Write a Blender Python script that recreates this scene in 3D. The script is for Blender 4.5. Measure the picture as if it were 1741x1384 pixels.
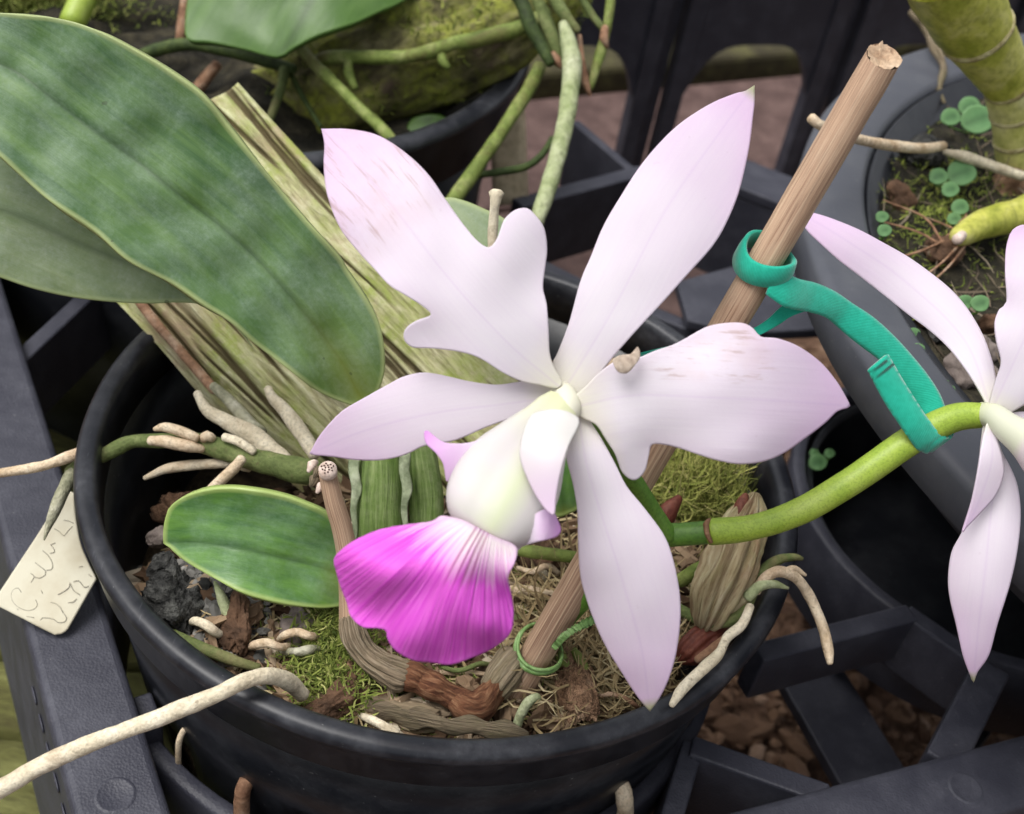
import bpy, math, random
import numpy as np
from mathutils import Vector, Matrix, noise
from mathutils.geometry import delaunay_2d_cdt

random.seed(7)
R = math.radians
scene = bpy.context.scene
for o in list(bpy.data.objects):
    bpy.data.objects.remove(o)

# ------------------------------------------------------------------ camera
# lengths below are centimetres; meshes are written in metres
S = 0.01
W, H, F = 1741.0, 1384.0, 2100.0
PITCH, ROLL = R(40.52), R(11.58)
cp, sp = math.cos(PITCH), math.sin(PITCH)
FWD = Vector((0, cp, -sp))
_r, _u = Vector((1, 0, 0)), Vector((0, sp, cp))
RT = _r * math.cos(ROLL) + _u * math.sin(ROLL)
UP = -_r * math.sin(ROLL) + _u * math.cos(ROLL)
POS = -(FWD + RT * ((765.9 - W / 2) / F) - UP * ((763.2 - H / 2) / F)) * 22.71

cam = bpy.data.cameras.new('camera')
cam_o = bpy.data.objects.new('camera', cam)
scene.collection.objects.link(cam_o)
cam.sensor_fit = 'HORIZONTAL'
cam.sensor_width = 36.0
cam.lens = 36.0 * F / W
cam.clip_start, cam.clip_end = 0.005, 50.0
m = Matrix.Identity(4)
for i in range(3):
    m[i][0], m[i][1], m[i][2], m[i][3] = RT[i], UP[i], -FWD[i], POS[i] * S
cam_o.matrix_world = m
cam.dof.use_dof = True
cam.dof.focus_distance = 0.190
cam.dof.aperture_fstop = 30.0
scene.camera = cam_o

# ------------------------------------------------------------------ light
SUN_EL, SUN_AZ = R(66), R(-105)          # azimuth from +Y towards +X
world = bpy.data.worlds.new('World')
scene.world = world
world.use_nodes = True
wn = world.node_tree
bg = wn.nodes['Background']
sky = wn.nodes.new('ShaderNodeTexSky')
sky.sky_type = 'NISHITA'
sky.sun_disc = False
sky.sun_elevation = SUN_EL
sky.sun_rotation = SUN_AZ
sky.air_density = 1.0
sky.dust_density = 5.0
hs = wn.nodes.new('ShaderNodeHueSaturation')
hs.inputs['Saturation'].default_value = 0.22
wn.links.new(sky.outputs[0], hs.inputs['Color'])
wn.links.new(hs.outputs[0], bg.inputs[0])
bg.inputs[1].default_value = 0.15
sun = bpy.data.lights.new('sun', 'SUN')
sun.energy = 1.5
sun.angle = R(38)
sun.color = (1.0, 0.975, 0.945)
sun_o = bpy.data.objects.new('sun', sun)
scene.collection.objects.link(sun_o)
sd = Vector((math.sin(SUN_AZ) * math.cos(SUN_EL), math.cos(SUN_AZ) * math.cos(SUN_EL), math.sin(SUN_EL)))
sun_o.rotation_euler = sd.to_track_quat('Z', 'Y').to_euler()
scene.view_settings.view_transform = 'Standard'
scene.view_settings.look = 'None'
scene.view_settings.exposure = 0.42
scene.view_settings.gamma = 1.0
scene.view_settings.use_curve_mapping = False
scene.cycles.max_bounces = 6
scene.cycles.use_denoising = True


# ------------------------------------------------------------------ helpers: space
def ray(px, py):
    return FWD + RT * ((px - W / 2) / F) - UP * ((py - H / 2) / F)


def P(px, py, d):
    """point of the place seen at photo position (px, py), d cm in front of the lens"""
    return POS + ray(px, py) * d


def ZP(px, py, z):
    r = ray(px, py)
    return POS + r * ((z - POS.z) / r.z)


def dep(v):
    return (v - POS).dot(FWD)


def V(*a):
    return Vector(a)


def lerp(a, b, t):
    return a + (b - a) * t


def smooth(a, b, x):
    t = max(0.0, min(1.0, (x - a) / (b - a)))
    return t * t * (3 - 2 * t)


def catmull(pts, step, closed=False):
    """resample a polyline of n-tuples with a Catmull-Rom spline, one sample about every `step`"""
    pts = [np.array(p, float) for p in pts]
    n = len(pts)
    out = []
    rng = range(n) if closed else range(n - 1)
    for i in rng:
        p1, p2 = pts[i], pts[(i + 1) % n]
        p0 = pts[(i - 1) % n] if (closed or i > 0) else p1 * 2 - p2
        p3 = pts[(i + 2) % n] if (closed or i + 2 < n) else p2 * 2 - p1
        L = np.linalg.norm((p2 - p1)[:3] if len(p1) > 3 else p2 - p1)
        k = max(1, int(round(L / step)))
        for j in range(k):
            t = j / k
            out.append(0.5 * (2 * p1 + (p2 - p0) * t + (2 * p0 - 5 * p1 + 4 * p2 - p3) * t * t + (3 * p1 - p0 - 3 * p2 + p3) * t ** 3))
    if not closed:
        out.append(pts[-1])
    return out


# ------------------------------------------------------------------ helpers: objects
COL = scene.collection


def root_of(o):
    while o.parent:
        o = o.parent
    return o


def thing(name, base, label, cat, group=None, kind=None):
    o = bpy.data.objects.new(name, None)
    COL.objects.link(o)
    o.empty_display_size = 0.005
    o.location = Vector(base) * S
    tag(o, label, cat, group, kind)
    return o


def tag(o, label=None, cat=None, group=None, kind=None):
    if label: o['label'] = label
    if cat: o['category'] = cat
    if group: o['group'] = group
    if kind: o['kind'] = kind
    return o


def make(name, verts, faces, mat, parent=None, attrs=None, smooth_=True, solid=None, subsurf=0):
    me = bpy.data.meshes.new(name)
    vs = [Vector(v) * S for v in verts]
    if parent:
        org = root_of(parent).location.copy()
    else:
        xs = [v.x for v in vs]; ys = [v.y for v in vs]; zs = [v.z for v in vs]
        org = Vector(((min(xs) + max(xs)) / 2, (min(ys) + max(ys)) / 2, min(zs)))
    me.from_pydata([v - org for v in vs], [], faces)
    if smooth_:
        me.polygons.foreach_set('use_smooth', [True] * len(me.polygons))
    for k, vals in (attrs or {}).items():
        a = me.attributes.new(k, 'FLOAT', 'POINT')
        a.data.foreach_set('value', [float(x) for x in vals])
    me.update()
    if mat: me.materials.append(mat)
    o = bpy.data.objects.new(name, me)
    COL.objects.link(o)
    if parent:
        o.parent = parent
    else:
        o.location = org
    if solid:
        md = o.modifiers.new('thickness', 'SOLIDIFY')
        md.thickness = solid * S
        md.offset = 0.0
    if subsurf:
        md = o.modifiers.new('smooth', 'SUBSURF')
        md.levels = md.render_levels = subsurf
    return o


class Geo:
    def __init__(self):
        self.v, self.f = [], []
        self.a = {}

    def add(self, v, f, attrs=None):
        n = len(self.v)
        self.v += [Vector(x) for x in v]
        self.f += [tuple(i + n for i in q) for q in f]
        for k in set(self.a) | set(attrs or {}):
            cur = self.a.setdefault(k, [0.0] * n)
            cur += list((attrs or {}).get(k, [0.0] * len(v)))
        return self

    def build(self, name, mat, parent=None, **k):
        return make(name, self.v, self.f, mat, parent, self.a, **k)


def tube_geo(pts, seg=12, step=0.12, rough=0.0, rseed=0.0, freq=2.0, flat=None, ribs=0, ribamp=0.0, cap=True):
    """pts: (Vector, radius) list -> rounded tapered tube"""
    path = catmull([(p[0][0], p[0][1], p[0][2], p[1]) for p in pts], step)
    C = [Vector(p[:3]) for p in path]
    rad = [max(p[3], 0.005) for p in path]
    n = len(C)
    T = [(C[min(i + 1, n - 1)] - C[max(i - 1, 0)]).normalized() for i in range(n)]
    nrm = T[0].orthogonal().normalized()
    v, f, al, ar = [], [], [], []
    dist = 0.0
    for i in range(n):
        if i:
            dist += (C[i] - C[i - 1]).length
            nrm = (nrm - T[i] * nrm.dot(T[i])).normalized()
        b = T[i].cross(nrm)
        for j in range(seg):
            a = 2 * math.pi * j / seg
            d = nrm * math.cos(a) + b * math.sin(a)
            r = rad[i]
            if rough:
                q = (C[i] + d * r) * freq
                r *= 1 + rough * noise.noise(q + Vector((rseed, 0, 0))) + rough * 0.5 * noise.noise(q * 2.7 + Vector((0, rseed, 0)))
            if ribs:
                r *= 1 + ribamp * (abs(math.sin(ribs * a * 0.5)) - 0.5)
            v.append(C[i] + d * r)
            al.append(dist); ar.append(j / seg)
    for i in range(n - 1):
        for j in range(seg):
            f.append((i * seg + j, i * seg + (j + 1) % seg, (i + 1) * seg + (j + 1) % seg, (i + 1) * seg + j))
    if cap:
        for i, sgn in ((0, -1), (n - 1, 1)):
            k = len(v)
            base = i * seg
            # rounded end: one inner ring and a pole
            for j in range(seg):
                v.append(C[i] + (v[base + j] - C[i]) * 0.62 + T[i] * sgn * rad[i] * 0.38)
                al.append(al[base]); ar.append(j / seg)
            v.append(C[i] + T[i] * sgn * rad[i] * 0.5); al.append(al[base]); ar.append(0)
            for j in range(seg):
                j2 = (j + 1) % seg
                q = (base + j, base + j2, k + j2, k + j)
                t3 = (k + j, k + j2, k + seg)
                f.append(q if sgn > 0 else q[::-1])
                f.append(t3 if sgn > 0 else t3[::-1])
    return v, f, {'along': al, 'around': ar}


def pr(px, py, d, r):
    """tube station: photo position, distance, radius in photo pixels"""
    return (P(px, py, d), r * d / F)


def zr(px, py, z, r):
    p = ZP(px, py, z)
    return (p, r * dep(p) / F)


def tube(name, pts, mat, parent=None, **k):
    v, f, a = tube_geo(pts, **k)
    return make(name, v, f, mat, parent, a)


def sheet_geo(outline, axis, g=9, cross=0.0, tilt=0.0, ruffle=0.0, rfreq=0.05, wob=0.0, bulge=None, seed=0.0, step=None, cuppow=2.0, crease=0.0):
    """a curved blade: outline in photo pixels, axis [(px, py, distance)] is its midrib from base to tip.
    Every vertex gets its own distance, from the midrib and from the curl across the blade."""
    step = step or g * 0.8
    ol = [Vector((p[0], p[1])) for p in catmull([(a, b) for a, b in outline], step, True)]
    xs = [p.x for p in ol]; ys = [p.y for p in ol]
    oa = np.array([(p.x, p.y) for p in ol])
    ob = np.roll(oa, -1, 0)

    def edge_dist(q):
        d = ob - oa
        w = q - oa
        t = np.clip((w * d).sum(1) / np.maximum((d * d).sum(1), 1e-9), 0, 1)
        return np.sqrt((((oa + d * t[:, None]) - q) ** 2).sum(1).min())

    def inside(q):
        c = ((oa[:, 1] > q[1]) != (ob[:, 1] > q[1])) & (q[0] < (ob[:, 0] - oa[:, 0]) * (q[1] - oa[:, 1]) / (ob[:, 1] - oa[:, 1] + 1e-12) + oa[:, 0])
        return c.sum() % 2 == 1
    pts = list(ol)
    n0 = len(ol)
    area = float((oa[:, 0] * ob[:, 1] - ob[:, 0] * oa[:, 1]).sum())
    for ins in (min(3.0, g * 0.4),):
        for i in range(n0):
            d_ = oa[(i + 1) % n0] - oa[i - 1]
            d_ = d_ / (np.linalg.norm(d_) + 1e-9)
            q = oa[i] + np.array((-d_[1], d_[0])) * (ins if area > 0 else -ins)
            if inside(q) and edge_dist(q) > ins * 0.8:
                pts.append(Vector((q[0], q[1])))
    y, row = min(ys), 0
    while y < max(ys):
        x = min(xs) + (g / 2 if row % 2 else 0)
        while x < max(xs):
            q = np.array((x, y))
            if inside(q) and edge_dist(q) > g * 0.75:
                pts.append(Vector((x, y)))
            x += g
        y += g * 0.87
        row += 1
    res = delaunay_2d_cdt(pts, [(i, (i + 1) % n0) for i in range(n0)], [list(range(n0))], 1, 1e-4)
    V2, faces = res[0], res[2]
    ax = np.array([p[:2] for p in catmull([(a[0], a[1], a[2]) for a in axis], 12)])
    axd = np.array([p[2] for p in catmull([(a[0], a[1], a[2]) for a in axis], 12)])
    seg = np.diff(ax, axis=0)
    sl = np.sqrt((seg ** 2).sum(1))
    cum = np.concatenate([[0], np.cumsum(sl)])
    vs, al, ac, ed, ar = [], [], [], [], []
    for q2 in V2:
        q = np.array(q2)
        w = q - ax[:-1]
        t = (w * seg).sum(1) / (sl ** 2)
        tc = np.clip(t, 0, 1)
        dd = ((ax[:-1] + seg * tc[:, None] - q) ** 2).sum(1)
        i = int(dd.argmin())
        tt = tc[i]
        l = (seg[i][0] * w[i][1] - seg[i][1] * w[i][0]) / sl[i]
        s = (cum[i] + sl[i] * tt)
        d = axd[i] + (axd[i + 1] - axd[i]) * tt
        e = edge_dist(q)
        d += cross * abs(l / 100) ** cuppow + tilt * l / 100
        if crease:
            d += crease * math.exp(-(l / 7.0) ** 2)
        if ruffle:
            d += ruffle * math.sin(s * rfreq + (1.3 if l > 0 else 0) + seed) * min(1, abs(l) / 90) ** 2
        if wob:
            d += wob * noise.noise(Vector((q[0] * 0.011, q[1] * 0.011, seed)))
        if bulge:
            d -= bulge * (1 - math.exp(-e / 30.0))
        vs.append(P(q[0], q[1], d))
        al.append(s / cum[-1]); ac.append(l / 100); ed.append(e / 100); ar.append(l / 30)
    # turn faces towards the lens side
    fs = [tuple(f) for f in faces]
    if fs:
        a, b, c = (vs[i] for i in fs[0][:3])
        if (b - a).cross(c - a).dot(FWD) > 0:
            fs = [f[::-1] for f in fs]
    return vs, fs, {'along': al, 'across': ac, 'edge': ed, 'around': ar}


def sheet(name, outline, axis, mat, parent=None, thick=0.04, **k):
    v, f, a = sheet_geo(outline, axis, **k)
    return make(name, v, f, mat, parent, a, solid=thick)


def lathe_geo(profile, n=96, c=(0, 0, 0), skip=None):
    v, f = [], []
    m_ = len(profile)
    for i in range(n):
        a = 2 * math.pi * i / n
        for r, z in profile:
            v.append(V(c[0] + r * math.cos(a), c[1] + r * math.sin(a), c[2] + z))
    for i in range(n):
        for j in range(m_ - 1):
            if skip and skip(i, j):
                continue
            k = (i + 1) % n
            f.append((i * m_ + j, k * m_ + j, k * m_ + j + 1, i * m_ + j + 1))
    return v, f


def prism_geo(poly, p0, p1, side, up=V(0, 0, 1)):
    """extrude a closed cross-section [(s, z)] from p0 to p1; s runs along `side`"""
    k = len(poly)
    v = [p0 + side * s + up * z for s, z in poly] + [p1 + side * s + up * z for s, z in poly]
    f = [(i, (i + 1) % k, k + (i + 1) % k, k + i) for i in range(k)]
    f += [tuple(range(k))[::-1], tuple(range(k, 2 * k))]
    return v, f


def bevel(o, w, seg=2):
    md = o.modifiers.new('edge', 'BEVEL')
    md.width = w * S
    md.segments = seg
    md.limit_method = 'ANGLE'
    md.angle_limit = R(35)
    return o


def bar(name, p0, p1, w, h, mat, parent, bev=0.06):
    """a straight bar whose top centre line runs p0 - p1"""
    d = (p1 - p0)
    side = V(-d.y, d.x, 0).normalized()
    v, f = prism_geo([(-w / 2, 0), (-w / 2, -h), (w / 2, -h), (w / 2, 0)], p0, p1, side)
    o = make(name, v, f, mat, parent, smooth_=False)
    return bevel(o, bev)


def plate(name, pts, t, mat, parent, bev=0.05):
    n = len(pts)
    a = sum((pts[i].x * pts[(i + 1) % n].y - pts[(i + 1) % n].x * pts[i].y) for i in range(n))
    if a < 0: pts = pts[::-1]
    v = list(pts) + [p - V(0, 0, t) for p in pts]
    f = [tuple(range(n)), tuple(range(n, 2 * n))[::-1]] + [(i, n + i, n + (i + 1) % n, (i + 1) % n) for i in range(n)]
    o = make(name, v, f, mat, parent, smooth_=False)
    return bevel(o, bev)


def ico(sub=2):
    t = (1 + 5 ** 0.5) / 2
    v = [V(*p).normalized() for p in ((-1, t, 0), (1, t, 0), (-1, -t, 0), (1, -t, 0), (0, -1, t), (0, 1, t), (0, -1, -t), (0, 1, -t), (t, 0, -1), (t, 0, 1), (-t, 0, -1), (-t, 0, 1))]
    f = [(0, 11, 5), (0, 5, 1), (0, 1, 7), (0, 7, 10), (0, 10, 11), (1, 5, 9), (5, 11, 4), (11, 10, 2), (10, 7, 6), (7, 1, 8), (3, 9, 4), (3, 4, 2), (3, 2, 6), (3, 6, 8), (3, 8, 9), (4, 9, 5), (2, 4, 11), (6, 2, 10), (8, 6, 7), (9, 8, 1)]
    for _ in range(sub):
        mid, nf = {}, []

        def mp(a, b):
            k = (min(a, b), max(a, b))
            if k not in mid:
                v.append(((v[a] + v[b]) / 2).normalized()); mid[k] = len(v) - 1
            return mid[k]
        for a, b, c in f:
            x, y, z = mp(a, b), mp(b, c), mp(c, a)
            nf += [(a, x, z), (b, y, x), (c, z, y), (x, y, z)]
        f = nf
    return v, f


ICO = {k: ico(k) for k in (0, 1, 2, 3, 4)}


def rock_geo(c, size, sub=3, rough=0.25, seed=0.0, freq=1.2, fine=0.0):
    bv, bf = ICO[sub]
    rot = Matrix.Rotation(seed * 1.7, 3, 'Z') @ Matrix.Rotation(seed * 0.9, 3, 'X')
    v = []
    for p in bv:
        k = 1 + rough * noise.noise(p * freq + V(seed, seed * 2, 0)) * 1.4 + rough * 0.5 * noise.noise(p * freq * 2.6 + V(0, seed, 3))
        if fine:
            k += fine * noise.noise(p * 9 + V(seed, 0, 0)) + fine * 0.7 * noise.noise(p * 19 + V(seed, 0, 0))
        q = V(p.x * size[0], p.y * size[1], p.z * size[2]) * k
        v.append(Vector(c) + rot @ q)
    return v, list(bf)


# ------------------------------------------------------------------ helpers: materials
class NT:
    def __init__(self, name):
        self.m = bpy.data.materials.new(name)
        self.m.use_nodes = True
        self.t = self.m.node_tree
        self.n = self.t.nodes
        self.b = self.n['Principled BSDF']
        self.out = self.n['Material Output']
        self.tc = self.n.new('ShaderNodeTexCoord')

    def link(self, a, b):
        self.t.links.new(a, b)

    def val(self, sock, x):
        if hasattr(x, 'links') or hasattr(x, 'is_linked'):
            self.link(x, sock)
        elif isinstance(x, (tuple, list)):
            sock.default_value = tuple(x) + ((1,) if len(x) == 3 and len(sock.default_value) == 4 else ())
        else:
            sock.default_value = x

    def coord(self, scale=(1, 1, 1)):
        mp = self.n.new('ShaderNodeMapping')
        mp.inputs['Scale'].default_value = [s * 100 for s in (scale if isinstance(scale, (tuple, list)) else (scale,) * 3)]
        self.link(self.tc.outputs['Object'], mp.inputs['Vector'])
        return mp.outputs[0]

    def noise(self, scale=1.0, detail=4, rough=0.55, vec=None, dist=0.0):
        x = self.n.new('ShaderNodeTexNoise')
        x.inputs['Scale'].default_value = scale
        x.inputs['Detail'].default_value = detail
        x.inputs['Roughness'].default_value = rough
        x.inputs['Distortion'].default_value = dist
        self.link(vec if vec is not None else self.coord(), x.inputs['Vector'])
        return x.outputs['Fac']

    def voronoi(self, scale=1.0, vec=None, feature='F1', out='Distance'):
        x = self.n.new('ShaderNodeTexVoronoi')
        x.feature = feature
        x.inputs['Scale'].default_value = scale
        self.link(vec if vec is not None else self.coord(), x.inputs['Vector'])
        return x.outputs[out]

    def attr(self, name):
        a = self.n.new('ShaderNodeAttribute')
        a.attribute_name = name
        return a.outputs['Fac']

    def comb(self, x=0.0, y=0.0, z=0.0):
        c = self.n.new('ShaderNodeCombineXYZ')
        for i, k in enumerate((x, y, z)):
            self.val(c.inputs[i], k)
        return c.outputs[0]

    def ramp(self, fac, stops, interp='LINEAR'):
        r_ = self.n.new('ShaderNodeValToRGB')
        r_.color_ramp.interpolation = interp
        e = r_.color_ramp.elements
        while len(e) < len(stops): e.new(0.5)
        for el, (p, c) in zip(e, stops):
            el.position = p
            el.color = (c, c, c, 1) if not isinstance(c, (tuple, list)) else tuple(c) + (1,)
        self.link(fac, r_.inputs[0])
        return r_.outputs[0]

    def mix(self, fac, a, b, mode='MIX'):
        x = self.n.new('ShaderNodeMix')
        x.data_type = 'RGBA'
        x.blend_type = mode
        self.val(x.inputs[0], fac)
        self.val(x.inputs[6], a)
        self.val(x.inputs[7], b)
        return x.outputs[2]

    def math(self, op, a, b=0.0, c=0.0, clamp=False):
        x = self.n.new('ShaderNodeMath')
        x.operation = op
        x.use_clamp = clamp
        self.val(x.inputs[0], a); self.val(x.inputs[1], b); self.val(x.inputs[2], c)
        return x.outputs[0]

    def bump(self, h, strength=0.3, dist=0.02, prev=None):
        b = self.n.new('ShaderNodeBump')
        b.inputs['Strength'].default_value = strength
        b.inputs['Distance'].default_value = dist * S
        self.link(h, b.inputs['Height'])
        if prev is not None: self.link(prev, b.inputs['Normal'])
        self.link(b.outputs[0], self.b.inputs['Normal'])
        self._nrm = b.outputs[0]
        return b.outputs[0]

    def set(self, color=None, rough=None, spec=None, **k):
        if color is not None: self.val(self.b.inputs['Base Color'], color)
        if rough is not None: self.val(self.b.inputs['Roughness'], rough)
        if spec is not None: self.val(self.b.inputs['Specular IOR Level'], spec)
        for kk, x in k.items():
            self.val(self.b.inputs[kk], x)
        return self

    def translucent(self, color, amount):
        t = self.n.new('ShaderNodeBsdfTranslucent')
        self.val(t.inputs[0], color)
        if hasattr(self, '_nrm'): self.link(self._nrm, t.inputs['Normal'])
        x = self.n.new('ShaderNodeMixShader')
        self.val(x.inputs[0], amount)
        self.link(self.b.outputs[0], x.inputs[1])
        self.link(t.outputs[0], x.inputs[2])
        self.link(x.outputs[0], self.out.inputs[0])
        return self


M = {}


def plastic(name, col, dusty, rough, grain=30.0, gs=0.12, scuff=0.5):
    t = NT(name)
    n1 = t.noise(1.1, 5, 0.62)
    n2 = t.noise(7.0, 4, 0.7)
    fac = t.math('MULTIPLY', t.ramp(n1, [(0.42, 0), (0.68, 1)]), t.ramp(n2, [(0.3, 0.25), (0.75, 1)]))
    fac = t.math('MULTIPLY', fac, scuff)
    c = t.mix(fac, col, dusty)
    spk = t.ramp(t.noise(8.0, 3, 0.6), [(0.70, 0.0), (0.76, 1.0)])
    c = t.mix(t.math('MULTIPLY', spk, 0.35), c, (0.26, 0.26, 0.25))
    scr = t.ramp(t.noise(3.0, 3, 0.6, t.coord((6.0, 0.7, 3.0))), [(0.66, 0.0), (0.72, 1.0)])
    c = t.mix(t.math('MULTIPLY', scr, 0.25), c, dusty)
    t.set(c, t.math('ADD', rough, t.math('MULTIPLY', fac, 0.25)), 0.34)
    b = t.bump(t.voronoi(grain), gs, 0.01)
    t.bump(t.noise(2.2, 3), 0.12, 0.05, b)
    return t.m


M['tray'] = plastic('tray_plastic', (0.035, 0.036, 0.049), (0.095, 0.097, 0.118), 0.46, 22.0, 0.6, 0.6)
M['pot'] = plastic('pot_plastic', (0.0080, 0.0088, 0.0115), (0.055, 0.057, 0.062), 0.30, 9.0, 0.05, 0.42)
M['rim'] = plastic('pot_rim_plastic', (0.0095, 0.0105, 0.0145), (0.10, 0.103, 0.115), 0.34, 9.0, 0.06, 0.5)
M['greypot'] = plastic('grey_pot_plastic', (0.062, 0.066, 0.080), (0.11, 0.115, 0.125), 0.42, 20.0, 0.05, 0.6)


def petal_mat(name, tip, scuff):
    t = NT(name)
    al, ac, ed = t.attr('along'), t.attr('across'), t.attr('edge')
    white, pink = (0.79, 0.745, 0.795), (0.735, 0.555, 0.75)
    n = t.noise(0.8, 3)
    f = t.ramp(t.math('ADD', al, t.math('MULTIPLY', t.math('SUBTRACT', n, 0.5), 0.35)), [(0.22, 0.0), (0.62, 0.25), (1.0, 1.0)])
    # margins carry a little more lilac than the blade
    f = t.math('ADD', f, t.ramp(ed, [(0.0, 0.16), (0.28, 0.0)]), clamp=True)
    c = t.mix(f, white, pink)
    # greenish cream at the very base
    c = t.mix(t.ramp(al, [(0.0, 0.7), (0.14, 0.0)]), c, (0.80, 0.80, 0.58))
    # midrib and faint veins
    mid = t.ramp(t.math('ABSOLUTE', ac), [(0.0, 1.0), (0.035, 0.0)])
    c = t.mix(t.math('MULTIPLY', mid, 0.24), c, (0.58, 0.42, 0.66))
    vc = t.comb(t.math('MULTIPLY', ac, 9.0), t.math('MULTIPLY', al, 1.2), 0.0)
    vn = t.noise(1.6, 3, 0.5, vc)
    c = t.mix(t.math('MULTIPLY', t.ramp(vn, [(0.46, 0), (0.66, 1)]), 0.07), c, (0.60, 0.47, 0.70))
    if tip:
        c = t.mix(t.ramp(al, [(0.955, 0.0), (0.985, 0.85)]), c, tip)
    v2 = t.noise(3.4, 2, 0.5, t.comb(t.math('MULTIPLY', ac, 16.0), t.math('MULTIPLY', al, 1.6), 4.0), 0.6)
    c = t.mix(t.math('MULTIPLY', t.ramp(v2, [(0.47, 0), (0.5, 1), (0.53, 0)]), 0.10), c, (0.60, 0.45, 0.62))
    cell = t.noise(40.0, 2, 0.6)
    c = t.mix(t.math('MULTIPLY', t.ramp(cell, [(0.4, 0), (0.7, 1)]), 0.10), c, (0.86, 0.83, 0.86))
    if scuff:
        # short brown bruises running with the veins
        sc = t.noise(2.6, 4, 0.65, t.comb(t.math('MULTIPLY', ac, 5.0), t.math('MULTIPLY', al, 3.0), scuff))
        zone = t.math('MULTIPLY', t.ramp(al, [(scuff_lo[scuff][0], 0), (scuff_lo[scuff][0] + 0.1, 1), (scuff_lo[scuff][1] - 0.08, 1), (scuff_lo[scuff][1], 0)]),
                      t.ramp(t.math('ADD', t.math('MULTIPLY', ac, 0.4), 0.5), scuff_lo[scuff][2]))
        k = t.math('MULTIPLY', t.ramp(sc, [(0.56, 0), (0.70, 1)]), zone)
        c = t.mix(t.math('MULTIPLY', t.ramp(t.noise(1.6, 3, 0.6), [(0.42, 0), (0.66, 1)]), t.math('MULTIPLY', zone, 0.22)), c, (0.62, 0.42, 0.36))
        c = t.mix(t.math('MULTIPLY', k, 0.5), c, (0.36, 0.20, 0.14))
    spk = t.ramp(t.noise(5.5, 2, 0.5), [(0.73, 0), (0.78, 1)])
    c = t.mix(t.math('MULTIPLY', spk, 0.14), c, (0.40, 0.27, 0.33))
    t.set(c, 0.5, 0.28)
    b = t.bump(vn, 0.09, 0.03)
    t.bump(t.noise(22.0, 2), 0.08, 0.01, b)
    t.b.inputs['Sheen Weight'].default_value = 0.08
    t.translucent(t.mix(0.5, c, (0.85, 0.78, 0.80)), 0.34)
    return t.m


scuff_lo = {1: (0.58, 1.02, [(0.0, 1.0), (0.49, 1.0), (0.55, 0.8), (0.8, 0.8)]),
            2: (0.22, 0.75, [(0.0, 1.0), (0.36, 1.0), (0.42, 0.0), (1.0, 0.0)])}
M['petal'] = petal_mat('petal', None, 0)
M['sepal'] = petal_mat('sepal', (0.36, 0.40, 0.16), 0)
M['petal_scuff'] = petal_mat('petal_bruised', None, 1)
M['petal_scuff2'] = petal_mat('petal_bruised_margin', None, 2)


def lip_tube_mat():
    t = NT('lip_tube')
    al, ac = t.attr('along'), t.attr('across')
    c = t.mix(t.ramp(t.noise(0.9, 3), [(0.35, 0), (0.7, 1)]), (0.61, 0.60, 0.53), (0.63, 0.58, 0.60))
    band = t.ramp(t.math('ABSOLUTE', t.math('SUBTRACT', ac, 0.12)), [(0.0, 1), (0.36, 0)])
    c = t.mix(t.math('MULTIPLY', band, 0.75), c, (0.62, 0.68, 0.42))
    c = t.mix(t.ramp(al, [(0.0, 0.85), (0.3, 0.0)]), c, (0.68, 0.70, 0.42))
    c = t.mix(t.ramp(al, [(0.88, 0.0), (1.0, 0.45)]), c, (0.72, 0.50, 0.72))
    t.set(c, 0.42, 0.3)
    t.bump(t.noise(12.0, 3), 0.06, 0.02)
    t.translucent(c, 0.18)
    return t.m


def lip_lobe_mat():
    t = NT('lip_lobe')
    al, ac, ed = t.attr('along'), t.attr('across'), t.attr('edge')
    vc = t.comb(t.math('MULTIPLY', t.math('DIVIDE', ac, t.math('ADD', al, 0.22)), 10.0), t.math('MULTIPLY', al, 1.1), 0.0)
    vn = t.noise(1.0, 3, 0.5, vc, 0.2)
    fine = t.noise(2.3, 3, 0.6, vc)
    mag = t.mix(t.ramp(vn, [(0.42, 0), (0.62, 1)]), (0.74, 0.125, 0.65), (0.64, 0.07, 0.575))
    mag = t.mix(t.math('MULTIPLY', t.ramp(fine, [(0.55, 0), (0.75, 1)]), 0.45), mag, (0.82, 0.28, 0.76))
    thro = t.math('ADD', al, t.math('MULTIPLY', t.math('ABSOLUTE', ac), 0.13))
    thro = t.math('ADD', thro, t.math('MULTIPLY', t.math('SUBTRACT', vn, 0.5), 0.5))
    c = t.mix(t.ramp(thro, [(0.12, 1.0), (0.44, 0.0)]), mag, (0.80, 0.70, 0.72))
    # dark guide lines running out of the throat
    ln = t.math('DIVIDE', ac, t.math('ADD', al, 0.55))
    lines = None
    for x in (-0.29, -0.17, -0.05, 0.09):
        k = t.ramp(t.math('ABSOLUTE', t.math('SUBTRACT', ln, x)), [(0.0, 1.0), (0.042, 0.0)])
        lines = k if lines is None else t.math('MAXIMUM', lines, k)
    lines = t.math('MULTIPLY', lines, t.ramp(al, [(0.0, 0.85), (0.30, 0.75), (0.52, 0.0)]))
    c = t.mix(lines, c, (0.36, 0.10, 0.22))
    c = t.mix(t.ramp(ed, [(0.0, 0.30), (0.10, 0.0)]), c, (0.62, 0.20, 0.66))
    t.set(c, 0.5, 0.25)
    b = t.bump(vn, 0.55, 0.06)
    t.bump(fine, 0.25, 0.03, b)
    t.translucent(c, 0.2)
    return t.m


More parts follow.
